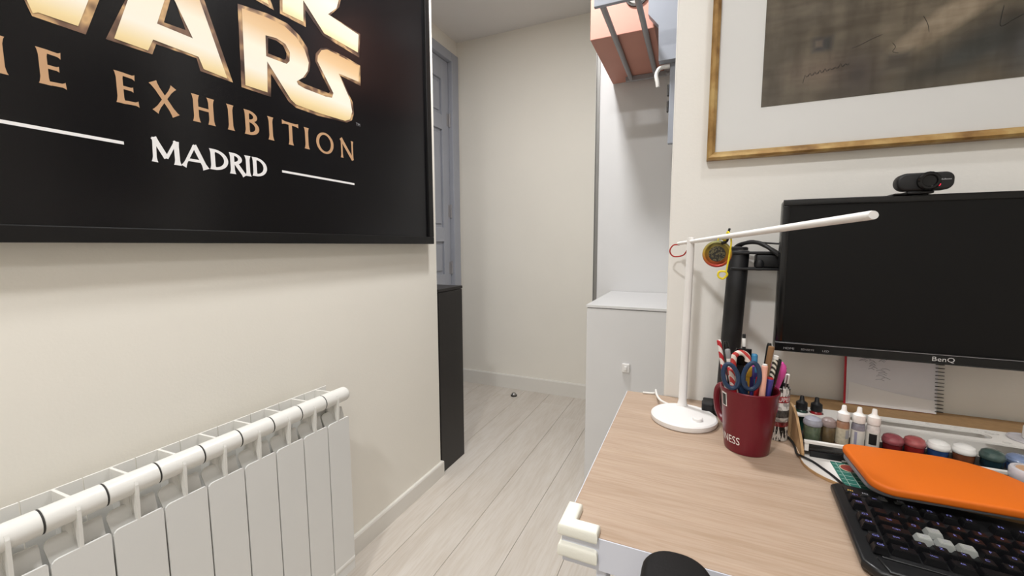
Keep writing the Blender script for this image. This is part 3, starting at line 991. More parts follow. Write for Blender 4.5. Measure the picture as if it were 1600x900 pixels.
obj('mount', box(nb(), AX0 + fw - 0.002, AX1 - fw + 0.002, 1.0795, 1.083, AZ0 + fw - 0.002, AZ1 - fw + 0.002), M['mat_board'], t)
obj('print', box(nb(), 0.118, 0.887, 1.0785, 1.0794, 1.398, 1.945), M['art'], t)
bm = nb()
random.seed(3)
def scrib(pts, r=0.0004):
    tube(bm, [(a, 1.0782, b) for a, b in pts], r, 4, smooth=3)
x = 0.192
for k in range(9):
    scrib([(x, 1.447 + k * .0015 - (0.010 if k == 0 else 0)), (x + .003, 1.451 + k * .0015 + random.random() * .005), (x + .006, 1.448 + k * .0015), (x + .009, 1.452 + k * .0015)], 0.0004)
    x += 0.0085
scrib([(0.272, 1.492), (0.285, 1.496), (0.300, 1.503), (0.318, 1.509)])
scrib([(0.378, 1.530), (0.385, 1.515), (0.388, 1.500)])
scrib([(0.335, 1.490), (0.340, 1.482), (0.336, 1.474), (0.345, 1.470)])
scrib([(0.488, 1.525), (0.486, 1.505), (0.487, 1.490), (0.505, 1.500), (0.535, 1.517)], 0.0005)
obj('ink_lines', bm, M['ink_black'], t)
obj('glass_pane', box(nb(), AX0 + fw - 0.002, AX1 - fw + 0.002, 1.0752, 1.0765, AZ0 + fw - 0.002, AZ1 - fw + 0.002), M['glass'], t)

# ================================================================== DESK
DZ = 0.72
t = thing('desk', 'white desk with a pale ash top against the white wall', 'desk', (0.6, 0.8, 0))
obj('desk_top', box(nb(), -0.149, 1.35, 0.507, 1.086, DZ - 0.018, DZ), M['ash'], t, label='pale ash wood worktop')
bm = nb()
box(bm, -0.1495, 1.3505, 0.5055, 0.5069, 0.675, DZ - 0.0001, bev=0.0005, seg=1)
box(bm, -0.1503, -0.1492, 0.5055, 1.086, DZ - 0.018, DZ - 0.0003)
obj('edge_band', bm, M['desk_white'], t)
obj('apron', box(nb(), -0.1495, 1.3505, 0.5072, 0.530, 0.6752, DZ - 0.0181), M['desk_white'], t)
obj('apron', box(nb(), -0.1495, -0.130, 0.5305, 1.07, 0.675, DZ - 0.0185), M['desk_white'], t)
obj('apron', box(nb(), -0.1255, 1.345, 1.052, 1.07, 0.675, DZ - 0.0185), M['desk_white'], t)
for x, y in ((-0.1045, 0.510), (-0.1045, 1.02), (1.31, 0.532), (1.31, 1.02)):
    obj('leg', box(nb(), x, x + 0.014, y, y + 0.03, 0.0, 0.6745, bev=0.002), M['desk_white'], t)
t = thing('drawer_unit', 'white drawer unit under the left part of the desk', 'drawer unit', (0.1, 0.8, 0))
obj('body', box(nb(), -0.064, 0.33, 0.556, 1.03, 0.03, 0.673, bev=0.001), M['desk_white'], t)
for z0, z1 in ((0.465, 0.670), (0.25, 0.46), (0.045, 0.245)):
    d = obj('drawer', box(nb(), -0.063, 0.329, 0.536, 0.5555, z0, z1, bev=0.001), M['desk_white'], t)
    obj('handle', box(nb(), 0.09, 0.18, 0.520, 0.5355, z1 - 0.05, z1 - 0.04, bev=0.002), M['alu'], d)
for x in (-0.05, 0.30):
    for y in (0.58, 1.0):
        bm = nb()
        cyl(bm, (x, y, 0), (x, y, 0.0295), 0.012, 12)
        obj('foot', bm, M['matte_black'], t, smooth=True)
# foam corner guards
def guard(z0, z1, label, x0=-0.1545, x1=-0.1015, y0=0.4985, y1=0.554, w=0.0205):
    bm = nb()
    softprism(bm, [(x0, y0), (x1, y0), (x1, y0 + w), (x0 + w, y0 + w), (x0 + w, y1), (x0, y1)], z0, z1, 0.005, 3)
    o = obj('corner_guard', bm, M['foam'], smooth=True, at=(x0, y0, z0))
    tag(o, label, 'corner guard', 'foam guards on the desk corner')
guard(0.7135, 0.7315, 'upper cream foam guard over the desk top corner')
guard(0.6835, 0.7035, 'lower cream foam guard under the desk top corner', w=0.0125)

# ---- office chair (its armrest shows at the lower edge)
t = thing('office_chair', 'black office chair whose armrest rises before the desk edge', 'chair', (0.27, 0.20, 0))
bm = nb()
softprism(bm, rrect(-0.042, 0.032, 0.24, 0.490, [0.034, 0.034, 0.025, 0.025], 8), 0.722, 0.746, 0.009, 4)
obj('arm_pad', bm, M['chair_black'], t, smooth=True)
bm = nb()
softprism(bm, rrect(0.508, 0.582, 0.24, 0.490, [0.034, 0.034, 0.025, 0.025], 8), 0.66, 0.684, 0.009, 4)
obj('arm_pad', bm, M['chair_black'], t, smooth=True)
for x, zt in ((-0.005, 0.7215), (0.545, 0.6595)):
    bm = nb()
    s = 1 if x < 0.2 else -1
    tube(bm, [(x, 0.36, zt), (x, 0.36, 0.56), (x + s * 0.01, 0.34, 0.46), (x + s * 0.10, 0.30, 0.425)], 0.017, 10, smooth=5)
    obj('arm_post', bm, M['matte_black'], t, smooth=True)
bm = nb()
softprism(bm, rrect(0.04, 0.50, -0.02, 0.45, 0.07, 8), 0.43, 0.49, 0.02, 4)
obj('seat', bm, M['chair_black'], t, smooth=True)
bm = nb()
t2 = bmesh.new()
softprism(t2, rrect(0.05, 0.49, 0.0, 0.40, 0.08, 8), -0.14, -0.09, 0.02, 4)
for v in t2.verts:
    v.co = Vector((v.co.x, v.co.z + 0.0 - 0.03 * 0, 0.52 + v.co.y))
join(bm, t2)
obj('backrest', bm, M['chair_black'], t, smooth=True)
bm = nb()
tube(bm, [(0.27, 0.10, 0.425), (0.27, -0.12, 0.42), (0.27, -0.165, 0.50), (0.27, -0.148, 0.66)], 0.018, 10, smooth=5)
obj('back_bracket', bm, M['matte_black'], t, smooth=True)
bm = nb()
cyl(bm, (0.27, 0.2, 0.09), (0.27, 0.2, 0.4295), 0.025, 16)
obj('gas_lift', bm, M['matte_black'], t, smooth=True)
for k in range(5):
    a = radians(72 * k + 20)
    bm = nb()
    tube(bm, [(0.27 + 0.02 * cos(a), 0.2 + 0.02 * sin(a), 0.095), (0.27 + 0.27 * cos(a), 0.2 + 0.27 * sin(a), 0.075)], [0.022, 0.014], 10)
    l = obj('base_arm', bm, M['matte_black'], t, smooth=True)
    bm = nb()
    cx, cy = 0.27 + 0.265 * cos(a), 0.2 + 0.265 * sin(a)
    cyl(bm, (cx - 0.02 * sin(a), cy + 0.02 * cos(a), 0.0275), (cx + 0.02 * sin(a), cy - 0.02 * cos(a), 0.0275), 0.0275, 16, bev=0.004)
    obj('caster', bm, M['matte_black'], l, smooth=True)

# ================================================================== MONITOR
MY = 0.96
t = thing('monitor', 'black computer monitor switched off on a clamped mount', 'monitor', (0.405, 1.0, 0.89))
mx0, mx1, mz0, mz1 = 0.1525, 0.6565, 0.8885, 1.1865
bm = nb()
softprism(bm, rrect(mx0, mx1, mz0, mz1, 0.008, 5), 0, 0.022, 0.003)
for v in bm.verts:
    v.co = Vector((v.co.x, MY + 0.004 + v.co.z, v.co.y))
softb = bmesh.new()
softprism(softb, rrect(mx0 + 0.05, mx1 - 0.05, mz0 + 0.04, mz1 - 0.04, 0.02, 5), 0, 0.024, 0.008)
for v in softb.verts:
    v.co = Vector((v.co.x, MY + 0.0265 + v.co.z, v.co.y))
join(bm, softb)
obj('housing', bm, M['gloss_black'], t, smooth=True)
obj('screen', box(nb(), mx0 + 0.011, mx1 - 0.011, MY + 0.0015, MY + 0.0035, mz0 + 0.018, mz1 - 0.011), M['screen'], t)
for x0, x1, z0, z1 in ((mx0, mx1, mz1 - 0.012, mz1), (mx0, mx0 + 0.012, mz0 + 0.020, mz1 - 0.012), (mx1 - 0.012, mx1, mz0 + 0.020, mz1 - 0.012)):
    obj('bezel', box(nb(), x0, x1, MY - 0.001, MY + 0.004, z0, z1, bev=0.0015), M['gloss_black'], t, smooth=True)
bm = nb()
prism(bm, [[(MY - 0.001, mz0 + 0.0005), (MY - 0.003, mz0 + 0.003), (MY - 0.003, mz0 + 0.017), (MY - 0.0015, mz0 + 0.0196), (MY + 0.004, mz0 + 0.0199), (MY + 0.004, mz0)]],
      lambda a, b_, h: Vector((mx0 + h, a, b_)), mx1 - mx0)
obj('chin', bm, M['gloss_black'], t)
bm = nb()
text(bm, 'BenQ', 0.0115, lambda a, b_: Vector((0.4055 + a, MY - 0.0033, mz0 + 0.0095 + b_)), 1.15)
obj('brand_letters', bm, M['silver_print'], t)
bm = nb()
text(bm, 'HDMI', 0.0062, lambda a, b_: Vector((0.176 + a, MY - 0.0033, mz0 + 0.0072 + b_)), 1.2)
text(bm, 'SENSEYE', 0.0052, lambda a, b_: Vector((0.207 + a, MY - 0.0033, mz0 + 0.0072 + b_)), 1.1)
text(bm, 'LED', 0.0052, lambda a, b_: Vector((0.236 + a, MY - 0.0033, mz0 + 0.0072 + b_)), 1.2)
obj('feature_letters', bm, M['grey_print'], t)
obj('chin_highlight', box(nb(), mx0 + 0.006, mx1 - 0.006, MY - 0.0034, MY - 0.0029, mz0 + 0.0174, mz0 + 0.0180), M['rail_grey'], t)  # grey strip drawn in for the highlight on the bezel edge

# monitor arm
t = thing('desk_mount', 'black monitor mount column clamped to the desk back edge', 'monitor arm', (0.08, 1.035, DZ))
bm = nb()
A_, B_ = Vector((0.0755, 1.035, DZ + 0.012)), Vector((0.087, 1.035, 1.088))
lathe(bm, A_, B_, [(0.0195, 0), (0.0205, 0.002), (0.0205, (B_ - A_).length - 0.002), (0.0195, (B_ - A_).length)], 24)
obj('column', bm, M['matte_black'], t, smooth=True)
bm = nb()
lathe(bm, B_, B_ + (B_ - A_), [(0.0175, 0.0005), (0.0175, 0.006), (0.014, 0.008), (0, 0.008)], 24)
obj('column_cap', bm, M['matte_black'], t, smooth=True)
bm = nb()
box(bm, 0.030, 0.112, 0.995, 1.083, DZ + 0.0005, DZ + 0.0115, bev=0.003)
box(bm, 0.026, 0.050, 0.985, 1.010, DZ + 0.0005, DZ + 0.030, bev=0.003)
obj('desk_clamp', bm, M['matte_black'], t)
for z in (1.080, 1.046):
    bm = nb()
    softprism(bm, rrect(0.070, 0.175, 1.012, 1.052, 0.012, 4), z, z + 0.0055, 0.0015)
    obj('bracket_plate', bm, M['matte_black'], t, smooth=True)
bm = nb()
box(bm, 0.118, 0.172, 1.014, 1.050, 1.0522, 1.0795, bev=0.004)
obj('pivot_block', bm, M['matte_black'], t, smooth=True)
bm = nb()
lathe(bm, (0.125, 1.02, 1.0455), (0.125, 1.02, 0), [(0.006, 0), (0.006, 0.006), (0.0095, 0.008), (0.0105, 0.015), (0.008, 0.022), (0, 0.0235)], 18)
obj('clamp_knob', bm, M['matte_black'], t, smooth=True)
bm = nb()
tube(bm, [(0.165, 1.032, 1.062), (0.24, 1.03, 1.056), (0.33, 1.03, 1.045)], 0.014, 12)
box(bm, 0.355 - 0.03, 0.355 + 0.07, 1.0115, 1.042, 0.99, 1.09, bev=0.004)
obj('swing_link', bm, M['matte_black'], t, smooth=True)
cables = thing('monitor_cables', 'black cables looping from the column top to the monitor', 'cable', (0.10, 1.02, 1.09))
for pts, r in (([(0.070, 1.055, 1.05), (0.080, 1.056, 1.092), (0.100, 1.04, 1.104), (0.125, 1.02, 1.103), (0.150, 1.008, 1.085), (0.180, 1.005, 1.060), (0.22, 1.003, 1.04)], 0.0042),
               ([(0.074, 1.06, 1.05), (0.084, 1.06, 1.090), (0.110, 1.048, 1.107), (0.138, 1.035, 1.096), (0.165, 1.024, 1.078), (0.20, 1.018, 1.05), (0.23, 1.0, 1.02)], 0.0038),
               ([(0.118, 1.055, 1.106), (0.15, 1.06, 1.103), (0.20, 1.055, 1.099), (0.27, 1.05, 1.09), (0.30, 1.045, 1.05)], 0.0019)):
    bm = nb()
    tube(bm, pts, r, 8, smooth=6)
    obj('cable', bm, M['matte_black'], cables, smooth=True)

# ---- webcam
t = thing('webcam', 'black webcam with a red light perched on the monitor', 'webcam', (0.356, 0.965, 1.187))
bm = nb()
softprism(bm, rrect(0.3175, 0.3935, 1.1925, 1.2225, [0.012, 0.0145, 0.0145, 0.012], 8), 0, 0.022, 0.004)
for v in bm.verts:
    v.co = Vector((v.co.x, 0.948 + v.co.z, v.co.y))
obj('camera_body', bm, M['matte_black'], t, smooth=True)
bm = nb()
lathe(bm, (0.3585, 0.949, 1.2075), (0.3585, 0, 1.2075), [(0.0155, 0), (0.0155, 0.006), (0.0135, 0.0085), (0.0105, 0.0085), (0.009, 0.006), (0, 0.0055)], 24)
obj('lens_ring', bm, M['gloss_black'], t, smooth=True)
bm = nb()
box(bm, 0.334, 0.370, 0.952, 0.990, 1.1872, 1.1922, bev=0.002)
box(bm, 0.318, 0.345, 0.955, 0.992, 1.1872, 1.1895, bev=0.001)
obj('clip_foot', bm, M['matte_black'], t, smooth=True)
bm = nb()
lathe(bm, (0.3725, 0.9482, 1.2015), (0.3725, 0, 1.2015), [(0.0030, 0), (0.0026, 0.0009), (0, 0.0013)], 12)
obj('indicator_light', bm, M['led_red'], t)
bm = nb()
for k, h in enumerate((3, 2, 3, 2, 2, 2, 2)):
    box(bm, 0.3755 + k * 0.0019, 0.3768 + k * 0.0019, 0.9474, 0.9479, 1.2085, 1.2085 + h * 0.0008)
obj('faint_lettering', bm, M['grey_print'], t)

# ================================================================== DESK LAMP
t = thing('desk_lamp', 'white slim desk lamp with a round base and long arm', 'lamp', (-0.010, 0.946, DZ))
bm = nb()
lathe(bm, (-0.010, 0.946, DZ), (-0.010, 0.946, 2), [(0.064, 0.0), (0.0665, 0.0015), (0.0675, 0.006), (0.0672, 0.011), (0.064, 0.0135), (0.0, 0.0145)], 56)
base = obj('base', bm, M['lamp_white'], t, smooth=True)
bm = nb()
lathe(bm, (0.0175, 0.922, DZ + 0.0140), (0.0175, 0.922, 2), [(0.0098, 0), (0.0098, 0.005), (0.0085, 0.0062), (0, 0.0062)], 24)
obj('dial', bm, M['lamp_white'], base, smooth=True)
HG = Vector((-0.010, 1.0, 1.107))
bm = nb()
lathe(bm, (-0.0145, 1.0, DZ + 0.0140), (-0.0105, 1.0, 1.098), [(0.0125, 0), (0.0105, 0.003), (0.0086, 0.012), (0.0080, 0.355), (0.0076, 0.382), (0.0, 0.383)], 20, ell=0.8)
obj('pole', bm, M['lamp_white'], t, smooth=True)
bm = nb()
box(bm, -0.0125, -0.0065, 0.9955, 1.0045, 1.094, 1.104, bev=0.001)
obj('hinge', bm, M['alu'], t)
E_ = Vector((0.198, 0.65, 1.136))
dv = (E_ - HG).normalized()
S_ = HG - dv * 0.052
L_ = (E_ - S_).length
bm = nb()
u, v, d = frame_of(dv)
prof = [(0.0035, 0), (0.0055, 0.002), (0.0068, L_ * 0.25), (0.0080, L_ - 0.003), (0.0072, L_)]
lathe(bm, S_, E_, prof, 20, ell=0.72)
obj('arm', bm, M['lamp_white'], t, smooth=True)
bm = nb()
tube(bm, [S_ + dv * 0.004 + Vector((0, 0, -0.003)), S_ + Vector((-0.012, 0, -0.004)), S_ + Vector((-0.019, 0, -0.018)), S_ + Vector((-0.010, 0, -0.030)), S_ + Vector((0.010, -0.02, -0.027)), (-0.0175, 1.0, 1.088)], 0.0016, 8, smooth=6)
obj('wire', bm, M['red_wire'], t, smooth=True, label='red wire loop at the arm end')
bm = nb()
tube(bm, [(-0.045, 1.003, DZ + 0.010), (-0.062, 1.015, DZ + 0.012), (-0.072, 1.03, DZ + 0.018), (-0.077, 1.055, DZ + 0.022), (-0.078, 1.078, DZ + 0.010), (-0.085, 1.083, DZ + 0.0035), (-0.11, 1.080, DZ + 0.003)], 0.0026, 8, smooth=6)
obj('power_cord', bm, M['white_wire'], t, smooth=True)

# medal hanging from the lamp arm
mc = Vector((0.0385, 0.905, 1.0825))
hp = HG + (E_ - HG) * 0.31
t = thing('medal', 'round painted medal hanging by yellow cord from the lamp arm', 'medal', mc)
bm = nb()
to = (Vector((0, 0, 1.1)) - mc)
to.z = 0
to.normalize()
lathe(bm, mc - to * 0.002, mc + to, [(0.0245, 0), (0.0255, 0.001), (0.0255, 0.0035), (0.0225, 0.0040), (0.0220, 0.0030), (0.0155, 0.0030), (0.0148, 0.0038), (0.0, 0.0038)], 36)
md = obj('disc', bm, M['medal'], t, smooth=True)
bm = nb()
lathe(bm, mc + to * 0.0015, mc + to, [(0.0212, 0), (0.0212, 0.0035), (0.0225, 0.0042), (0.0252, 0.0034), (0.0262, 0.001), (0.0262, 0), (0.0212, 0)], 36)
obj('rim', bm, M['medal_rim'], md, smooth=True)
def ribbon(pts, r):
    bm = nb()
    tube(bm, pts, r, 6, smooth=6)
    return bm
obj('cord', ribbon([mc + Vector((0, 0, 0.025)), mc + Vector((0.004, 0, 0.033)), hp + Vector((-0.004, 0.006, -0.008)), hp + Vector((0, 0.0, 0.0088)), hp + Vector((0.006, -0.008, -0.008)),
                    hp + Vector((0.004, -0.010, -0.034)), hp + Vector((0.0, -0.010, -0.066))], 0.0016), M['yellow_cord'], t, smooth=True)
bm = nb()
q = hp + Vector((-0.002, -0.010, -0.066))
tube(bm, [q, q + Vector((-0.010, 0, -0.001)), q + Vector((-0.011, 0, -0.010)), q + Vector((-0.003, 0, -0.014)), q + Vector((0.004, 0, -0.006)), q], 0.0021, 6, smooth=5)
obj('cord_knot', bm, M['yellow_cord'], t, smooth=True)
bm = nb()
tube(bm, [hp + Vector((-0.009, 0.004, -0.0130)), hp + Vector((-0.001, 0.008, -0.0092)), hp + Vector((0.0015, 0.009, 0.0)), hp + Vector((0.0015, 0.002, 0.0095)), hp + Vector((0.003, 0, 0.015))], [0.0030, 0.0026, 0.0016, 0.0022, 0.0020], 7, smooth=4)
obj('black_loop', bm, M['matte_black'], t, smooth=True)

# ================================================================== MUG AND PENS
MC = Vector((0.1010, 0.858, DZ))
MH = 0.118
def mr(z):
    return 0.0372 + (0.0482 - 0.0372) * (z / MH)
t = thing('mug', 'dark red pint mug crammed with pens and scissors', 'mug', MC)
bm = nb()
prof = [(0.030, 0), (0.0362, 0.0005), (0.0376, 0.004)] + [(mr(z), z) for z in (0.02, 0.05, 0.08, 0.108)] + [(0.0485, 0.112), (0.0488, 0.1165), (0.0475, 0.118), (0.0455, 0.1165)] + [(mr(z) - 0.0032, z) for z in (0.10, 0.06, 0.02)] + [(0.032, 0.006), (0, 0.0055)]
lathe(bm, MC, MC + Vector((0, 0, 1)), prof, 48)
obj('cup', bm, M['mug_red'], t, smooth=True)
bm = nb()
hd = Vector((-0.66, 0.75, 0)).normalized()
hpnt = lambda r, z: MC + hd * r + Vector((0, 0, z))
tube(bm, [hpnt(0.0455, 0.101), hpnt(0.060, 0.103), hpnt(0.073, 0.093), hpnt(0.076, 0.070), hpnt(0.070, 0.046), hpnt(0.056, 0.032), hpnt(0.039, 0.030)], 0.0062, 10, smooth=6)
obj('handle', bm, M['mug_red'], t, smooth=True)
def oncup(ang, z, lift=0.0005):
    r = mr(z) + lift
    return MC + Vector((r * sin(ang), -r * cos(ang), z))
# lettering wrapped on the mug
vs, fs = text_mesh('GUINNESS', 0.0205)
wid = max(v.x for v in vs)
bm = nb()
a_end = radians(-22)
V = []
for v in vs:
    V.append(bm.verts.new(oncup(a_end + (v.x - wid) * 0.74 / 0.039, 0.0245 + v.y)))
for f in fs:
    bm.faces.new([V[i] for i in f])
obj('mug_letters', bm, M['white_print'], t, label='white lettering around the mug')
def patch(a0, a1, z0, z1, lift, mm, name):
    bm = nb()
    n = 6
    lo = [bm.verts.new(oncup(a0 + (a1 - a0) * i / n, z0, lift)) for i in range(n + 1)]
    hi = [bm.verts.new(oncup(a0 + (a1 - a0) * i / n, z1, lift)) for i in range(n + 1)]
    for i in range(n):
        bm.faces.new((lo[i], lo[i + 1], hi[i + 1], hi[i]))
    obj(name, bm, mm, t)
patch(radians(-72), radians(-55), 0.0845, 0.1115, 0.0004, M['white_print'], 'glass_emblem')
patch(radians(-69.5), radians(-57.5), 0.0860, 0.1075, 0.0007, M['ink_black'], 'glass_emblem')

TC = Vector((0.1605, 0.932, DZ))
TR, TH = 0.0185, 0.1055
t = thing('pen_tin', 'tall comic-print tin of pens standing behind the red mug', 'tin', TC)
bm = nb()
lathe(bm, TC, TC + Vector((0, 0, 1)), [(TR - 0.001, 0), (TR, 0.001), (TR, TH - 0.001), (TR - 0.0008, TH), (TR - 0.0018, TH - 0.001), (TR - 0.0018, 0.004), (0, 0.0035)], 36)
obj('tin_body', bm, M['tin'], t, smooth=True)
bm = nb()
text_v, text_f = text_mesh('SUPER', 0.0115)
V = [bm.verts.new(TC + Vector(((TR + 0.0003) * sin(v.x / TR + 0.35), -(TR + 0.0003) * cos(v.x / TR + 0.35), 0.083 + v.y))) for v in text_v]
for f in text_f:
    bm.faces.new([V[i] for i in f])
obj('tin_letters', bm, M['white_print'], t)

def pen(name, label, cat, p0, p1, r, body, parts=(), group=None, taper=None):
    """slim stick from p0 to p1; parts: (part name, start fraction, end fraction, radius factor, material)"""
    p0, p1 = Vector(p0), Vector(p1)
    t = thing(name, label, cat, p0, group)
    L = (p1 - p0).length
    bm = nb()
    lathe(bm, p0, p1, [(r * 0.6, 0), (r, r), (r, L - r * 0.4), (r * 0.7, L)], 14)
    obj('barrel', bm, body, t, smooth=True)
    for nm, a, b_, k, mm in parts:
        bm = nb()
        q = p0.lerp(p1, a)
        l = L * (b_ - a)
        lathe(bm, q, q + (p1 - p0), [(r * k * 0.85, 0), (r * k, l * 0.08), (r * k, l * 0.9), (r * k * 0.75, l)], 14)
        obj(nm, bm, mm, t, smooth=True)
    return t
G = 'pens in the red mug'
zb = DZ + 0.0075
pen('striped_straw', 'red and white spiral striped stick at the mug left edge', 'stick', (0.082, 0.868, zb), (0.0475, 0.878, 0.918), 0.0040, M['pen_stripe'], group=G)
pen('marker', 'black marker just right of the striped stick', 'marker', (0.087, 0.874, zb), (0.0600, 0.888, 0.913), 0.0042, M['matte_black'], (('cap', 0.7, 1.005, 1.15, M['gloss_black']),), G)
pen('pen', 'white pen with a red band leaning left in the mug', 'pen', (0.090, 0.862, zb), (0.0625, 0.868, 0.903), 0.0043, M['pen_white'], (('band', 0.72, 0.82, 1.1, M['red']), ('clip_cap', 0.9, 1.004, 1.08, M['grey_print'])), G)
t = thing('ruler_case', 'black flat case standing at the back of the mug', 'case', (0.092, 0.882, zb), G)
obj('body', box(nb(), 0.0785, 0.1035, 0.8795, 0.8835, DZ + 0.03, 0.903, bev=0.001), M['matte_black'], t)
obj('cover', box(nb(), 0.078, 0.104, 0.879, 0.8839, 0.872, 0.9045, bev=0.001), M['gloss_black'], t)
pen('marker', 'tallest black pen with a white label band', 'pen', (0.098, 0.876, zb), (0.0905, 0.889, 0.931), 0.0030, M['matte_black'], (('label', 0.88, 0.965, 1.12, M['pen_white']),), G)
pen('brush', 'blue topped pen behind the right scissors loop', 'pen', (0.108, 0.870, zb), (0.1085, 0.886, 0.895), 0.0065, M['sky_blue'], (('collar', 0.72, 0.8, 1.08, M['violet']),), G)
pen('wood_stick', 'flat brown wooden stick leaning right in the mug', 'stick', (0.112, 0.872, zb), (0.1340, 0.872, 0.914), 0.0050, M['brown_wood'], (('tip', 0.97, 1.004, 1.02, M['brown_wood']),), G)
pen('marker', 'thin black pen behind the brown wooden stick', 'pen', (0.116, 0.878, zb), (0.1325, 0.886, 0.917), 0.0036, M['matte_black'], (('cap', 0.72, 1.004, 1.15, M['gloss_black']),), G)
pen('patterned_pencil', 'pencil with black and cream pattern right of brown stick', 'pencil', (0.118, 0.866, zb), (0.1430, 0.876, 0.897), 0.0044, M['patterned'], (('end_cap', 0.96, 1.004, 1.03, M['pen_white']),), G)
pen('marker', 'black capped marker at the mug right rear', 'marker', (0.120, 0.873, zb), (0.1490, 0.884, 0.889), 0.0046, M['matte_black'], (('cap', 0.7, 1.004, 1.12, M['gloss_black']),), G)
pen('highlighter', 'peach capped pen standing at the mug front rim', 'pen', (0.115, 0.832, zb), (0.1190, 0.828, 0.890), 0.0049, M['peach'], (('end_plug', 0.985, 1.01, 0.8, M['pen_white']),), G)
pen('crayon', 'red crayon between the scissors and the peach pen', 'crayon', (0.106, 0.846, zb), (0.1165, 0.850, 0.862), 0.0072, M['red'], (('tip', 0.9, 1.01, 0.7, M['matte_black']),), G)
pen('crayon', 'violet pen right of the peach pen', 'pen', (0.114, 0.846, zb), (0.1310, 0.848, 0.862), 0.0066, M['violet'], (('end_cap', 0.93, 1.01, 0.85, M['red']),), G)
pen('pencil', 'yellow stick seen through the right scissors loop', 'stick', (0.098, 0.852, zb), (0.0965, 0.852, 0.878), 0.0034, M['yellow'], (('head', 0.88, 1.01, 1.9, M['yellow']),), G)
pen('pen', 'white and red pen seen through the left scissors loop', 'pen', (0.088, 0.850, zb), (0.0690, 0.850, 0.872), 0.0048, M['candy'], (('cap', 0.6, 0.8, 1.1, M['red']),), G)
pen('pen', 'magenta tipped pen behind the right scissors loop', 'pen', (0.102, 0.866, zb), (0.1040, 0.864, 0.878), 0.0046, M['violet'], (('tip', 0.95, 1.01, 0.9, M['magenta']),), G)
# candy cane
t = thing('candy_cane', 'red and white striped candy cane hooked over the scissors', 'candy cane', (0.085, 0.862, zb))
bm = nb()
cc = Vector((0.0850, 0.862, 0.888))
pts = [(0.090, 0.862, DZ + 0.013)] + [(0.0745, 0.862, 0.86)] + [cc + Vector((0.0115 * cos(radians(a)), 0, 0.0125 * sin(radians(a)))) for a in (175, 145, 110, 75, 40, 10, -15)]
tube(bm, pts, 0.0052, 12, smooth=4)
obj('cane', bm, M['candy'], t, smooth=True)
# scissors
t = thing('scissors', 'scissors with navy blue handles standing in the red mug', 'scissors', (0.092, 0.836, zb))
bm = nb()
for s in (-1, 1):
    prism(bm, [[(0.093 - 0.003 * s, 0.835), (0.093 + 0.005 * s, 0.833), (0.0945 + 0.006 * s, 0.79), (0.0945 + 0.0005 * s, zb)]], XZ(0.8372 - 0.0011 * s), 0.0018)
obj('blades', bm, M['steel'], t)
for cx, cz, sx, sz, rot in ((0.0665, 0.8640, 0.0118, 0.0215, 0.22), (0.0995, 0.8680, 0.0125, 0.0235, -0.12)):
    bm = nb()
    pts = []
    for i in range(28):
        a = 2 * pi * i / 28
        x, z = sx * cos(a) * (1 - 0.12 * sin(a)), sz * sin(a)
        pts.append((cx + x * cos(rot) - z * sin(rot), 0.826 + 0.003 * sin(a), cz + x * sin(rot) + z * cos(rot)))
    tube(bm, pts, 0.0040, 10, closed=True)
    side = 1 if cx < 0.08 else -1
    tube(bm, [(cx + side * 0.0105, 0.827, cz - 0.012), (0.0875 - side * 0.004, 0.830, 0.842), (0.0905 - side * 0.0005, 0.834, 0.822)], [0.0042, 0.0048, 0.0050], 10, smooth=4)
    obj('handle', bm, M['blue_handle'], t, smooth=True, label='navy blue finger loop')
bm = nb()
cyl(bm, (0.0925, 0.8285, 0.826), (0.0925, 0.842, 0.826), 0.0030, 12)
obj('pivot_screw', bm, M['steel'], t, smooth=True)
# things in the tin
G = 'pens in the comic-print tin'
zt = DZ + 0.0055
t = thing('spatula', 'magenta rounded rubber tool leaning between mug and tin', 'tool', (0.157, 0.930, zt), G)
bm = nb()
p0, p1 = Vector((0.1560, 0.926, zt)), Vector((0.1510, 0.898, 0.880))
L = (p1 - p0).length
lathe(bm, p0, p1, [(0.002, 0), (0.003, 0.004), (0.0036, L * 0.66), (0.0070, L * 0.74), (0.0115, L * 0.83), (0.0135, L * 0.90), (0.0125, L * 0.96), (0.0075, L), (0, L * 1.012)], 18, ell=0.9)
obj('head', bm, M['magenta'], t, smooth=True)
pen('marker', 'black marker with pointed cap in the comic tin', 'marker', (0.161, 0.936, zt), (0.1690, 0.938, 0.852), 0.0042, M['matte_black'], (('cap', 0.80, 1.0, 1.12, M['matte_black']), ('nib_cap', 1.0, 1.07, 0.6, M['matte_black'])), G)
t = pen('pen', 'clear white clip pen leaning right in the comic tin', 'pen', (0.158, 0.925, zt), (0.1715, 0.922, 0.853), 0.0038, M['pen_white'], (('band', 0.80, 0.86, 1.12, M['matte_black']),), G)
bm = nb()
tube(bm, [(0.1705, 0.9180, 0.852), (0.1690, 0.9155, 0.842), (0.1672, 0.9170, 0.826)], 0.0011, 6, smooth=3)
obj('clip', bm, M['steel'], t, smooth=True)
pen('marker', 'short black pen at the left of the comic tin', 'pen', (0.154, 0.934, zt), (0.1500, 0.936, 0.846), 0.0038, M['matte_black'], (('end_cap', 0.95, 1.01, 0.8, M['grey_print']),), G)

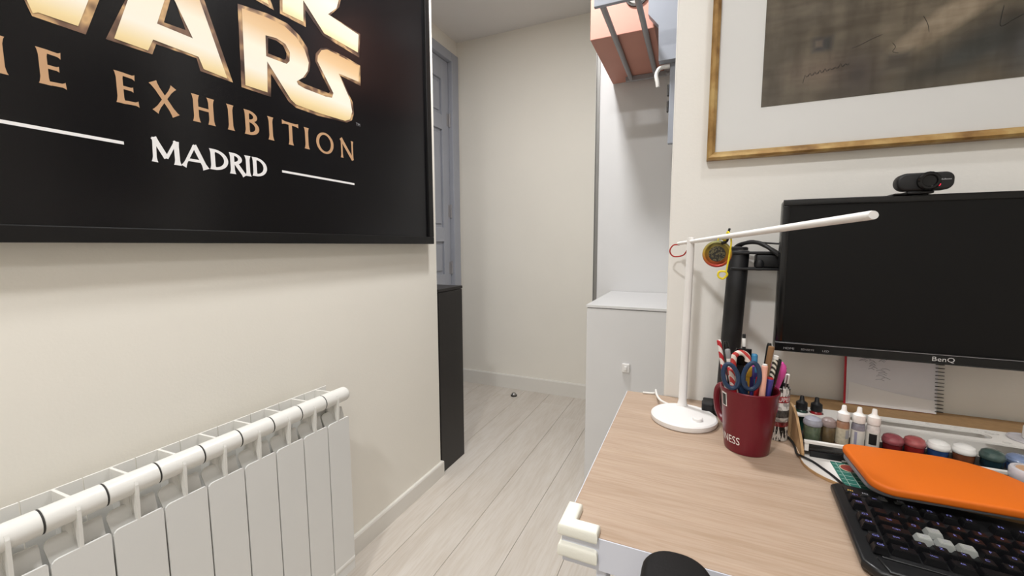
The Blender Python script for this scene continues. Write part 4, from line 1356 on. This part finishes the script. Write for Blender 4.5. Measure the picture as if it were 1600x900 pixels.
# ================================================================== PAINT RACK
t = thing('paint_rack', 'white and tan fibreboard paint rack along the desk wall', 'paint rack', (0.40, 0.95, DZ))
bm = nb()
loop = [(0.66, 1.075), (0.186, 1.075), (0.184, 0.846)]
for k in range(9):
    a = radians(180 + 90 * k / 8)
    loop.append((0.262 + 0.079 * cos(a), 0.838 + 0.074 * sin(a)))
loop += [(0.66, 0.764)]
prism(bm, [loop], XY(DZ + 0.0003), 0.0045)
bz = DZ + 0.0048
obj('base_board', bm, M['mdf'], t)
bm = nb()
sh = lambda L, d: [(a + (d if a < 0.3 else -d), b_ + (d if b_ < 0.85 else 0)) for a, b_ in L]
prism(bm, [sh(loop, 0.0010)], XY(DZ + 0.0046), 0.0005)
obj('base_face', bm, M['mdf_white'], t, label='white facing of the base board')
# left end panel
bm = nb()
prism(bm, [[(0.8465, bz + 0.0005), (0.8480, 0.733), (0.862, 0.748), (0.905, 0.7755), (0.935, 0.7840), (1.070, 0.7840), (1.070, bz + 0.0005)]], YZ(0.1855), 0.0042)
obj('end_panel', bm, M['mdf'], t)
# back ledge, rear board
obj('back_ledge', box(nb(), 0.190, 0.655, 1.0005, 1.084, 0.7590, 0.7630), M['mdf'], t)
obj('back_board', box(nb(), 0.190, 0.655, 1.068, 1.0720, bz + 0.0005, 0.7588), M['mdf'], t)
# upper plate with slots and holes
def oval(cx, cy, w, h, n=8):
    return rrect(cx - w / 2, cx + w / 2, cy - h / 2, cy + h / 2, min(w, h) / 2 * 0.999, n)
bm = nb()
outer = [(0.190, 0.9470), (0.440, 0.9400), (0.655, 0.9280), (0.655, 0.9995), (0.190, 0.9995)]
holes = [oval(0.3800, 0.9680, 0.205, 0.030), oval(0.458, 0.9915, 0.038, 0.007), oval(0.4915, 0.9845, 0.018, 0.012), oval(0.531, 0.972, 0.036, 0.034),
         oval(0.4920, 0.9465, 0.012, 0.008), oval(0.2068, 0.970, 0.0240, 0.0240), oval(0.2315, 0.970, 0.0240, 0.0240), oval(0.388, 0.9925, 0.006, 0.006), oval(0.408, 0.9925, 0.006, 0.006), oval(0.428, 0.9925, 0.006, 0.006)]
prism(bm, [outer] + holes, XY(0.7640), 0.0035)
obj('upper_plate', bm, M['mdf_white'], t, label='white upper plate with slots and round holes')
obj('divider', box(nb(), 0.190, 0.655, 0.9945, 0.9980, bz + 0.0005, 0.7636), M['mdf_white'], t)
# lower shelf, rail
obj('lower_shelf', box(nb(), 0.190, 0.655, 0.8600, 0.9390, 0.7360, 0.7390), M['gasket'], t)  # dark colour stands in for the shade in the gap below the rail
obj('front_rail', box(nb(), 0.190, 0.655, 0.8530, 0.8595, 0.7495, 0.7548, bev=0.0008), M['mdf_white'], t)
obj('front_strip', box(nb(), 0.200, 0.655, 0.8560, 0.8590, bz + 0.0005, 0.7355), M['matte_black'], t, label='dark strip under the front rail')
for x in (0.194, 0.34, 0.50, 0.65):
    obj('post', box(nb(), x - 0.003, x + 0.003, 0.8545, 0.8585, 0.7357, 0.7494), M['mdf_white'], t)
SHZ = 0.7391

# ---- dropper bottles
def dropper(label, x, y, z, body, cap, lab, group, s=1.0, mark=None, q=1.0):
    t = thing('dropper_bottle', label, 'bottle', (x, y, z), group)
    A = Vector((x, y, z))
    Z = Vector((0, 0, 1))
    bm = nb()
    lathe(bm, A, A + Z, [(0.0105 * q, 0), (0.0122 * q, 0.0015), (0.0122 * q, 0.043 * s), (0.0112 * q, 0.047 * s), (0.0088 * q, 0.0495 * s), (0.0, 0.0496 * s)], 22)
    obj('body', bm, body, t, smooth=True)
    bm = nb()
    B = A + Z * 0.0497 * s
    lathe(bm, B, B + Z, [(0.0114 * q, 0), (0.0120 * q, 0.001), (0.0114 * q, 0.014 * s), (0.0062 * q, 0.0175 * s), (0.0050 * q, 0.019 * s), (0.0042 * q, 0.027 * s), (0.0034 * q, 0.028 * s), (0, 0.0281 * s)], 20)
    obj('cap', bm, cap, t, smooth=True)
    bm = nb()
    n = 14
    r = 0.0124 * q
    a0, a1 = radians(-125), radians(95)
    lo = [bm.verts.new(A + Vector((r * sin(a0 + (a1 - a0) * i / n), -r * cos(a0 + (a1 - a0) * i / n), 0.006 * s))) for i in range(n + 1)]
    hi = [bm.verts.new(A + Vector((r * sin(a0 + (a1 - a0) * i / n), -r * cos(a0 + (a1 - a0) * i / n), 0.036 * s))) for i in range(n + 1)]
    for i in range(n):
        bm.faces.new((lo[i], lo[i + 1], hi[i + 1], hi[i]))
    l = obj('label', bm, lab, t, smooth=True)
    if mark:
        bm = nb()
        r += 0.0002
        a0, a1 = mark[0], mark[1]
        lo = [bm.verts.new(A + Vector((r * sin(a0 + (a1 - a0) * i / 6), -r * cos(a0 + (a1 - a0) * i / 6), mark[2] * s))) for i in range(7)]
        hi = [bm.verts.new(A + Vector((r * sin(a0 + (a1 - a0) * i / 6), -r * cos(a0 + (a1 - a0) * i / 6), mark[3] * s))) for i in range(7)]
        for i in range(6):
            bm.faces.new((lo[i], lo[i + 1], hi[i + 1], hi[i]))
        obj('label_mark', bm, mark[4], l, smooth=True)
    return t
brown_p = pot_mat('brown paint', (150, 112, 88), 0.3)
grey_p = pot_mat('grey paint', (126, 124, 134), 0.3)
pale_p = pot_mat('pale paint', (208, 202, 198), 0.3)
green_p = pot_mat('dark green paint', (24, 60, 52), 0.3)
red_p = pot_mat('red paint', (150, 34, 40), 0.3)
G = 'white capped dropper bottles on the paint rack'
dropper('white capped dropper bottle with brown paint, left of three', 0.2538, 0.893, SHZ, brown_p, M['cap_white'], mat('beige label', (190, 180, 158), 0.5, var=0.15, scale=260), G, s=0.97, q=0.79, mark=(0.2, 0.9, 0.018, 0.034, M['rail_grey']))
dropper('white capped dropper bottle with grey paint, middle of three', 0.2758, 0.893, SHZ, grey_p, M['cap_white'], M['label_paper'], G, s=0.97, q=0.79, mark=(-0.75, -0.35, 0.008, 0.034, mat('lilac label', (150, 148, 168), 0.5)))
dropper('white capped dropper bottle with pale paint and black label square', 0.2968, 0.893, SHZ, pale_p, M['cap_white'], M['label_paper'], G, s=0.97, q=0.79, mark=(-0.8, 0.3, 0.014, 0.034, M['ink_black']))
G = 'black capped bottles in the upper rack'
dropper('black capped small bottle of dark green in the upper rack', 0.2068, 0.970, bz + 0.0006, green_p, M['matte_black'], green_p, G, s=0.945, q=0.84)
dropper('black capped small bottle of red in the upper rack', 0.2315, 0.970, bz + 0.0006, red_p, M['matte_black'], red_p, G, s=0.945, q=0.84)

# ---- paint pots
lid_clear = mat('hazy clear lid', (196, 192, 196), 0.25, var=0.06, scale=60, coat=0.3)
def pot(label, x, y, z, paint, lid, group, r=0.0142, h=0.026, lh=0.013, dome=0.004):
    t = thing('paint_pot', label, 'paint pot', (x, y, z), group)
    A = Vector((x, y, z))
    Z = Vector((0, 0, 1))
    bm = nb()
    lathe(bm, A, A + Z, [(r * 0.86, 0), (r * 0.92, 0.0015), (r * 0.96, h - 0.001), (r * 0.9, h), (0, h + 0.0001)], 26)
    obj('pot_body', bm, paint, t, smooth=True)
    bm = nb()
    B = A + Z * (h + 0.0002)
    lathe(bm, B, B + Z, [(r * 1.02, 0), (r * 1.06, 0.001), (r * 1.06, lh * 0.55), (r * 0.98, lh * 0.72), (r * 0.92, lh), (r * 0.6, lh + dome * 0.8), (0, lh + dome)], 26)
    l = obj('pot_lid', bm, lid, t, smooth=True)
    return t
G = 'small paint pots on the paint rack'
pot('hazy grey lidded pot of dark olive paint at the rack left end', 0.2085, 0.890, SHZ, pot_mat('olive paint', (92, 104, 84)), mat('hazy grey lid', (150, 150, 160), 0.3, var=0.12, scale=70), G, r=0.0138, h=0.033, lh=0.011)
pot('hazy brown lidded pot beside the brown dropper bottle', 0.2345, 0.8980, SHZ, pot_mat('brown wash', (98, 82, 58)), mat('hazy brown lid', (142, 126, 122), 0.3, var=0.12, scale=70), G, r=0.0110, h=0.032, lh=0.011)
pot('dark red paint pot beside the pale dropper bottle', 0.3290, 0.9060, SHZ, pot_mat('dark red paint', (112, 30, 34)), pot_mat('hazy dark red lid', (146, 76, 82), 0.22), G, h=0.015, lh=0.011)
pot('bright red paint pot left of the white lidded pots', 0.3595, 0.9090, SHZ, pot_mat('bright red paint', (140, 34, 34)), pot_mat('hazy red lid', (166, 86, 86), 0.22), G, h=0.015, lh=0.011)
pot('white lidded paint pot with blue paint', 0.3910, 0.9100, SHZ, pot_mat('blue paint', (44, 74, 124)), M['cap_white'], G, h=0.015, lh=0.010)
pot('white lidded paint pot with brown paint', 0.4225, 0.9080, SHZ, pot_mat('red brown paint', (122, 72, 48)), M['cap_white'], G, h=0.015, lh=0.010)
pot('dark green lidded paint pot right of the white lids', 0.4530, 0.9000, SHZ, pot_mat('deep blue green', (22, 48, 58)), pot_mat('hazy dark green lid', (70, 88, 84), 0.22), G, h=0.015, lh=0.011)
pot('blue paint pot behind the brown layered jar', 0.4860, 0.9050, SHZ, pot_mat('mid blue paint', (70, 96, 150)), pot_mat('hazy blue lid', (120, 136, 168), 0.25), G, h=0.013, lh=0.009)
# jar on the desk right
t = thing('glass_jar', 'clear lidded jar of layered brown paint at the right edge', 'jar', (0.4580, 0.826, bz + 0.0006))
A = Vector((0.4580, 0.826, bz + 0.0006))
Z = Vector((0, 0, 1))
for nm, z0, z1, r, mm in (('jar_body', 0, 0.014, 0.0200, pot_mat('dark brown layer', (92, 58, 44))), ('jar_band', 0.0142, 0.024, 0.0202, pot_mat('amber layer', (164, 130, 84))),
                          ('jar_wall', 0.0242, 0.034, 0.0203, pot_mat('ochre layer', (186, 166, 120)))):
    bm = nb()
    lathe(bm, A + Z * z0, A + Z * (z0 + 1), [(r * 0.97, 0), (r, 0.0015), (r, z1 - z0 - 0.0015), (r * 0.97, z1 - z0)], 30)
    obj(nm, bm, mm, t, smooth=True)
bm = nb()
lathe(bm, A + Z * 0.0343, A + Z, [(0.0215, 0), (0.0218, 0.001), (0.0218, 0.012), (0.0205, 0.0145), (0.0165, 0.0150), (0.0160, 0.0135), (0, 0.0133)], 30)
l = obj('jar_lid', bm, lid_clear, t, smooth=True)
bm = nb()
lathe(bm, A + Z * 0.0478, A + Z, [(0.0150, 0), (0.0150, 0.0004), (0, 0.0005)], 26)
obj('lid_disc', bm, mat('tan disc', (190, 150, 116), 0.4), l)
# white glue bottle at right, clear disc
t = thing('clear_disc', 'clear plastic disc lying on the rack under the white bottle', 'disc', (0.531, 0.972, 0.7677))
bm = nb()
lathe(bm, (0.531, 0.972, 0.7677), (0.531, 0.972, 2), [(0.0245, 0), (0.0255, 0.0006), (0.0255, 0.003), (0.0235, 0.003), (0.0230, 0.0012), (0, 0.0012)], 30)
obj('disc', bm, lid_clear, t, smooth=True)
t = thing('glue_bottle', 'white nozzle bottle standing on the clear disc', 'bottle', (0.541, 0.974, 0.7691))
A = Vector((0.541, 0.974, 0.7691))
bm = nb()
lathe(bm, A, A + Z, [(0.0150, 0), (0.0160, 0.001), (0.0160, 0.020), (0.0145, 0.023), (0, 0.0232)], 26)
obj('collar', bm, M['cap_white'], t, smooth=True)
bm = nb()
lathe(bm, A + Z * 0.0233, A + Z, [(0.0105, 0), (0.0095, 0.010), (0.0075, 0.035), (0.0055, 0.060), (0.004, 0.064), (0, 0.0645)], 20)
obj('nozzle', bm, M['bottle_clear'], t, smooth=True)

# ================================================================== SKETCHBOOK
NZ = 0.7633
t = thing('sketchbook', 'open spiral sketchbook with a red edge leaning on the wall', 'sketchbook', (0.372, 1.066, NZ))
lean = lambda z: 1.0645 + (z - NZ) * 0.075
def sheet(x0, x1, z0, z1, d, skew=0.0):
    bm = nb()
    prism(bm, [[(x0, z0), (x1, z0), (x1 + skew, z1), (x0 + skew, z1)]], lambda a, b_, h: Vector((a, lean(b_) + d - h, b_)), 0.0006)
    return bm
obj('cover', sheet(0.3008, 0.4480, NZ, 0.975, 0.0030, -0.004), M['red_cover'], t, label='red card cover edge')
obj('page', sheet(0.3042, 0.4500, NZ + 0.001, 0.97, 0.0015, -0.003), M['paper'], t)
bm = nb()
prism(bm, [[(0.3075, NZ + 0.002), (0.4490, NZ + 0.002), (0.4495, 0.790), (0.3850, 0.797), (0.3080, 0.812)]], lambda a, b_, h: Vector((a, lean(b_) - h, b_)), 0.0005)
obj('page_flap', bm, M['paper_low'], t)
bm = nb()
random.seed(11)
for cx, cz, w, h in ((0.330, 0.864, 0.016, 0.010), (0.360, 0.866, 0.012, 0.010), (0.393, 0.872, 0.012, 0.009), (0.368, 0.832, 0.018, 0.016), (0.345, 0.850, 0.012, 0.012)):
    for k in range(7):
        x, z = cx + (random.random() - .5) * w, cz + (k / 6 - .5) * h * 1.4
        pts = [(x - w * .4, lean(z) + 0.0007, z), (x, lean(z) + 0.0007, z + 0.002), (x + w * .4, lean(z) + 0.0007, z - 0.001)]
        tube(bm, pts, 0.0004, 4, smooth=3)
obj('pencil_marks', bm, M['pencil'], t)
bm = nb()
for k in range(28):
    z = NZ + 0.006 + k * 0.0072
    c = Vector((0.4530 - (z - NZ) * 0.02, lean(z) + 0.001, z))
    tube(bm, [c + Vector((0.0062 * cos(2 * pi * i / 10), -0.0060 * sin(2 * pi * i / 10), 0.0015 * sin(2 * pi * i / 10))) for i in range(10)], 0.0009, 5, closed=True)
obj('wire_spiral', bm, M['dark_steel'], t, smooth=True)

# ================================================================== MAT, CASE, CABLE
t = thing('cutting_mat', 'green cutting mat with pale lines under the orange case', 'cutting mat', (0.33, 0.81, bz + 0.0005))
mz = bz + 0.0004
bm = nb()
prism(bm, [[(0.2275, 0.8480), (0.2270, 0.768), (0.43, 0.768), (0.43, 0.8480)]], XY(mz), 0.0015)
obj('sheet', bm, M['mat_green'], t)
bm = nb()
for i in range(16):
    x = 0.2345 + i * 0.0125
    if 0.23 < x < 0.43:
        box(bm, x - 0.0004, x + 0.0004, 0.770, 0.846, mz + 0.0015, mz + 0.0017)
for i in range(6):
    y = 0.777 + i * 0.0125
    box(bm, 0.2285, 0.4285, y - 0.0004, y + 0.0004, mz + 0.0015, mz + 0.0017)
obj('grid_lines', bm, M['mat_line'], t)
bm = nb()
lathe(bm, (0.2490, 0.8300, mz + 0.0017), (0.2490, 0.8300, 2), [(0.0130, 0), (0.0130, 0.0003), (0, 0.00031)], 28)
obj('round_print', bm, M['coaster_rim'], t, label='cream rimmed round print')
bm = nb()
lathe(bm, (0.2490, 0.8300, mz + 0.0020), (0.2490, 0.8300, 2), [(0.0115, 0), (0.0115, 0.0003), (0, 0.00031)], 28)
obj('round_print', bm, M['coaster_red'], t, label='red brown centre of the round print')
t = obj('steel_scriber', tube(nb(), [(0.2440, 0.8500, bz + 0.0035), (0.300, 0.8495, bz + 0.0035), (0.470, 0.8490, bz + 0.0035)], [0.0024, 0.0028, 0.0024], 10), M['steel'], smooth=True, at=(0.244, 0.85, bz))
tag(t, 'thin steel rod lying under the front rail of the paint rack', 'rod')

CZ = 0.7535
t = thing('orange_case', 'flat orange lidded case resting on keyboard and cutting mat', 'case', (0.335, 0.775, CZ))
def case_loop(d, fr=0.0):
    L = rrect(0.2375 + d, 0.4420 - d, 0.7010 + d + fr, 0.8420 - d, [0.085, 0.020, 0.028, 0.03], 10)
    a = radians(2.2)
    return [(0.335 + (x - 0.335) * cos(a) - (y - 0.775) * sin(a), 0.775 + (x - 0.335) * sin(a) + (y - 0.775) * cos(a)) for x, y in L]
bm = nb()
softprism(bm, case_loop(0), CZ + 0.0028, CZ + 0.0145, 0.0040, 4)
obj('lid', bm, M['orange'], t, smooth=True)
bm = nb()
softprism(bm, case_loop(0.0015, 0.012), CZ - 0.0065, CZ + 0.0027, 0.0025, 3)
obj('case_body', bm, M['case_grey'], t, smooth=True)
for x, y in ((0.262, 0.828), (0.36, 0.828)):
    bm = nb()
    cyl(bm, (x, y, mz + 0.0018), (x, y, CZ - 0.0066), 0.006, 12)
    obj('rubber_foot', bm, M['matte_black'], t, smooth=True)

t = obj('keyboard_cable', tube(nb(), [(0.176, 0.955, DZ + 0.003), (0.1895 - 0.006, 0.915, DZ + 0.004), (0.1835, 0.885, DZ + 0.004), (0.1815, 0.862, DZ + 0.004), (0.187, 0.8425, bz + 0.0040), (0.200, 0.832, bz + 0.0022), (0.2125, 0.8050, bz + 0.0022), (0.2185, 0.790, bz + 0.0022), (0.2240, 0.768, bz + 0.0035), (0.228, 0.757, bz + 0.004)], 0.0020, 8, smooth=5), M['matte_black'], smooth=True, at=(0.2, 0.85, DZ))
tag(t, 'thin black cable running over the white rack base', 'cable')

# ================================================================== KEYBOARD
KO = Vector((0.2045, 0.7565, DZ))
KA = radians(-5.5)
t = thing('keyboard', 'black backlit keyboard with four silver keys in front of the orange case', 'keyboard', KO)
ux, uy = Vector((cos(KA), sin(KA), 0)), Vector((-sin(KA), cos(KA), 0))
K = lambda u, v, z: KO + ux * u + uy * v + Vector((0, 0, z))
def kprism(bm, loop, z0, z1, bev=0.003):
    tmp = bmesh.new()
    softprism(tmp, loop, z0, z1, bev, 3)
    for v in tmp.verts:
        v.co = K(v.co.x, v.co.y, v.co.z)
    join(bm, tmp)
    return bm
bm = nb()
case = [(0.0, -0.008), (0.008, 0.0), (0.468, 0.0), (0.476, -0.008), (0.476, -0.178), (0.462, -0.198), (0.018, -0.198), (0.004, -0.182)]
kprism(bm, case, 0.0035, 0.0155, 0.004)
obj('chassis', bm, M['kb_black'], t, smooth=True)
bm = nb()
kprism(bm, [(0.0135, -0.012), (0.464, -0.012), (0.464, -0.170), (0.0255, -0.170)], 0.0150, 0.0172, 0.001)
obj('key_deck', bm, M['kb_black'], t, smooth=True)
bm = nb()
kprism(bm, [(0.020, -0.1735), (0.460, -0.1735), (0.458, -0.196), (0.026, -0.196)], 0.0140, 0.0180, 0.0025)
obj('palm_edge', bm, M['kb_black'], t, smooth=True)
for u, v in ((0.03, -0.03), (0.44, -0.03), (0.03, -0.17), (0.44, -0.17)):
    bm = nb()
    cyl(bm, K(u, v, 0.0), K(u, v, 0.0036), 0.006, 12)
    obj('rubber_foot', bm, M['gasket'], t)
KEYS = {}
U = 0.0188
def key(u, v, w=1.0, text_='', m='key_black', lm='legend_blue', h=0.0085, d=0.0172, up=0.0, wid=None):
    """tapered keycap centred at (u, v)"""
    W = (wid or (w * U - 0.0016))
    sig = (round(W, 4), m, h, d)
    if sig not in KEYS:
        tmp = bmesh.new()
        bot = [(-W / 2, -d / 2), (W / 2, -d / 2), (W / 2, d / 2), (-W / 2, d / 2)]
        ins = min(0.0026, W * 0.2)
        top = [(-W / 2 + ins, -d / 2 + 0.0016), (W / 2 - ins, -d / 2 + 0.0016), (W / 2 - ins, d / 2 - 0.0034), (-W / 2 + ins, d / 2 - 0.0034)]
        A = [tmp.verts.new((x, y, 0)) for x, y in bot]
        B = [tmp.verts.new((x, y, h - (0.0006 if y > 0 else 0))) for x, y in top]
        tmp.faces.new(A[::-1])
        tmp.faces.new(B)
        for i in range(4):
            tmp.faces.new((A[i], A[(i + 1) % 4], B[(i + 1) % 4], B[i]))
        bmesh.ops.bevel(tmp, geom=list(tmp.edges), offset=0.0006, segments=2, affect='EDGES')
        me = bpy.data.meshes.new('key')
        tmp.to_mesh(me)
        tmp.free()
        me.materials.append(M[m])
        KEYS[sig] = me
    o = bpy.data.objects.new('key', KEYS[sig])
    COL.objects.link(o)
    o.parent = t
    o.location = K(u, v, 0.0173 + up) - KO
    o.rotation_euler = (0, 0, KA)
    if m == 'key_silver':
        o['label'] = 'silver keycap'
    if text_:
        b2 = nb()
        sz = 0.0056 if len(text_) < 3 else 0.0038
        text(b2, text_, sz, lambda a, c: Vector((a, c - 0.0004, h + 0.00012)))
        me = bpy.data.meshes.new('legend')
        b2.to_mesh(me)
        b2.free()
        me.materials.append(M[lm])
        q = bpy.data.objects.new('legend', me)
        COL.objects.link(q)
        q.parent = o
    return o
# macro column
for i, v in enumerate((-0.0480, -0.0660, -0.0960, -0.1120, -0.1420, -0.1590)):
    key(0.0215 + 0.0012 * i * 0.6, v, 1, 'G%d' % (i + 1), wid=0.0160, d=0.0155)
for s, u, lm in (('M1', 0.0200, 'legend_amber'), ('M2', 0.0365, 'legend_grey'), ('M3', 0.0550, 'legend_grey'), ('MR', 0.0750, 'legend_grey')):
    key(u, -0.0285, 1, s, wid=0.0135, d=0.0075, h=0.0035, lm=lm)
U0 = 0.0335
RV = [-0.0475, -0.0755, -0.0950, -0.1145, -0.1340, -0.1535]
def row(v, u, items, **kw):
    for it in items:
        s, w = it if isinstance(it, tuple) else (it, 1)
        if s is None:
            u += w * U
            continue
        silver = s in 'WASD' and len(s) == 1
        key(u + w * U / 2, v, w, s, m='key_silver' if silver else 'key_black', lm='legend_grey' if silver else 'legend_blue', **kw)
        u += w * U
row(RV[0], U0, ['Esc', (None, 1), 'F1', 'F2', 'F3', 'F4', (None, .5), 'F5', 'F6', 'F7', 'F8', (None, .5), 'F9', 'F10', 'F11', 'F12'])
row(RV[1], U0, ['`', '1', '2', '3', '4', '5', '6', '7', '8', '9', '0', '-', '=', ('Back', 2)])
row(RV[2], U0, [('Tab', 1.5), 'Q', 'W', 'E', 'R', 'T', 'Y', 'U', 'I', 'O', 'P', '[', ']', ('Ret', 1.5)])
row(RV[3], U0, [('Caps', 1.75), 'A', 'S', 'D', 'F', 'G', 'H', 'J', 'K', 'L', ';', "'", '#', ('Ent', 1.25)])
row(RV[4], U0, [('Shift', 1.25), '<', 'Z', 'X', 'C', 'V', 'B', 'N', 'M', ',', '.', '/', ('Shift', 2.75)])
row(RV[5], U0, [('Ctrl', 1.5), ('Win', 1.25), ('Alt', 1.25), ('', 5.75), ('AltGr', 1.25), 'Fn', 'Menu', ('Ctrl', 2)], h=0.0080)
U1 = U0 + 15.4 * U
for r_, names in ((0, ['PrtSc', 'ScrLk', 'Pause']), (1, ['Ins', 'Home', 'PgUp']), (2, ['Del', 'End', 'PgDn']), (4, [None, 'Up', None]), (5, ['Left', 'Down', 'Right'])):
    for i, s in enumerate(names):
        if s:
            key(U1 + (i + .5) * U, RV[r_], 1, s)
U2 = U1 + 3.3 * U
for r_, names in ((1, ['Num', '/', '*', '-']), (2, ['7', '8', '9', '+']), (3, ['4', '5', '6']), (4, ['1', '2', '3', 'Ent'])):
    for i, s in enumerate(names):
        key(U2 + (i + .5) * U, RV[r_], 1, s)
key(U2 + U, RV[5], 2, '0')
key(U2 + 2.5 * U, RV[5], 1, '.')
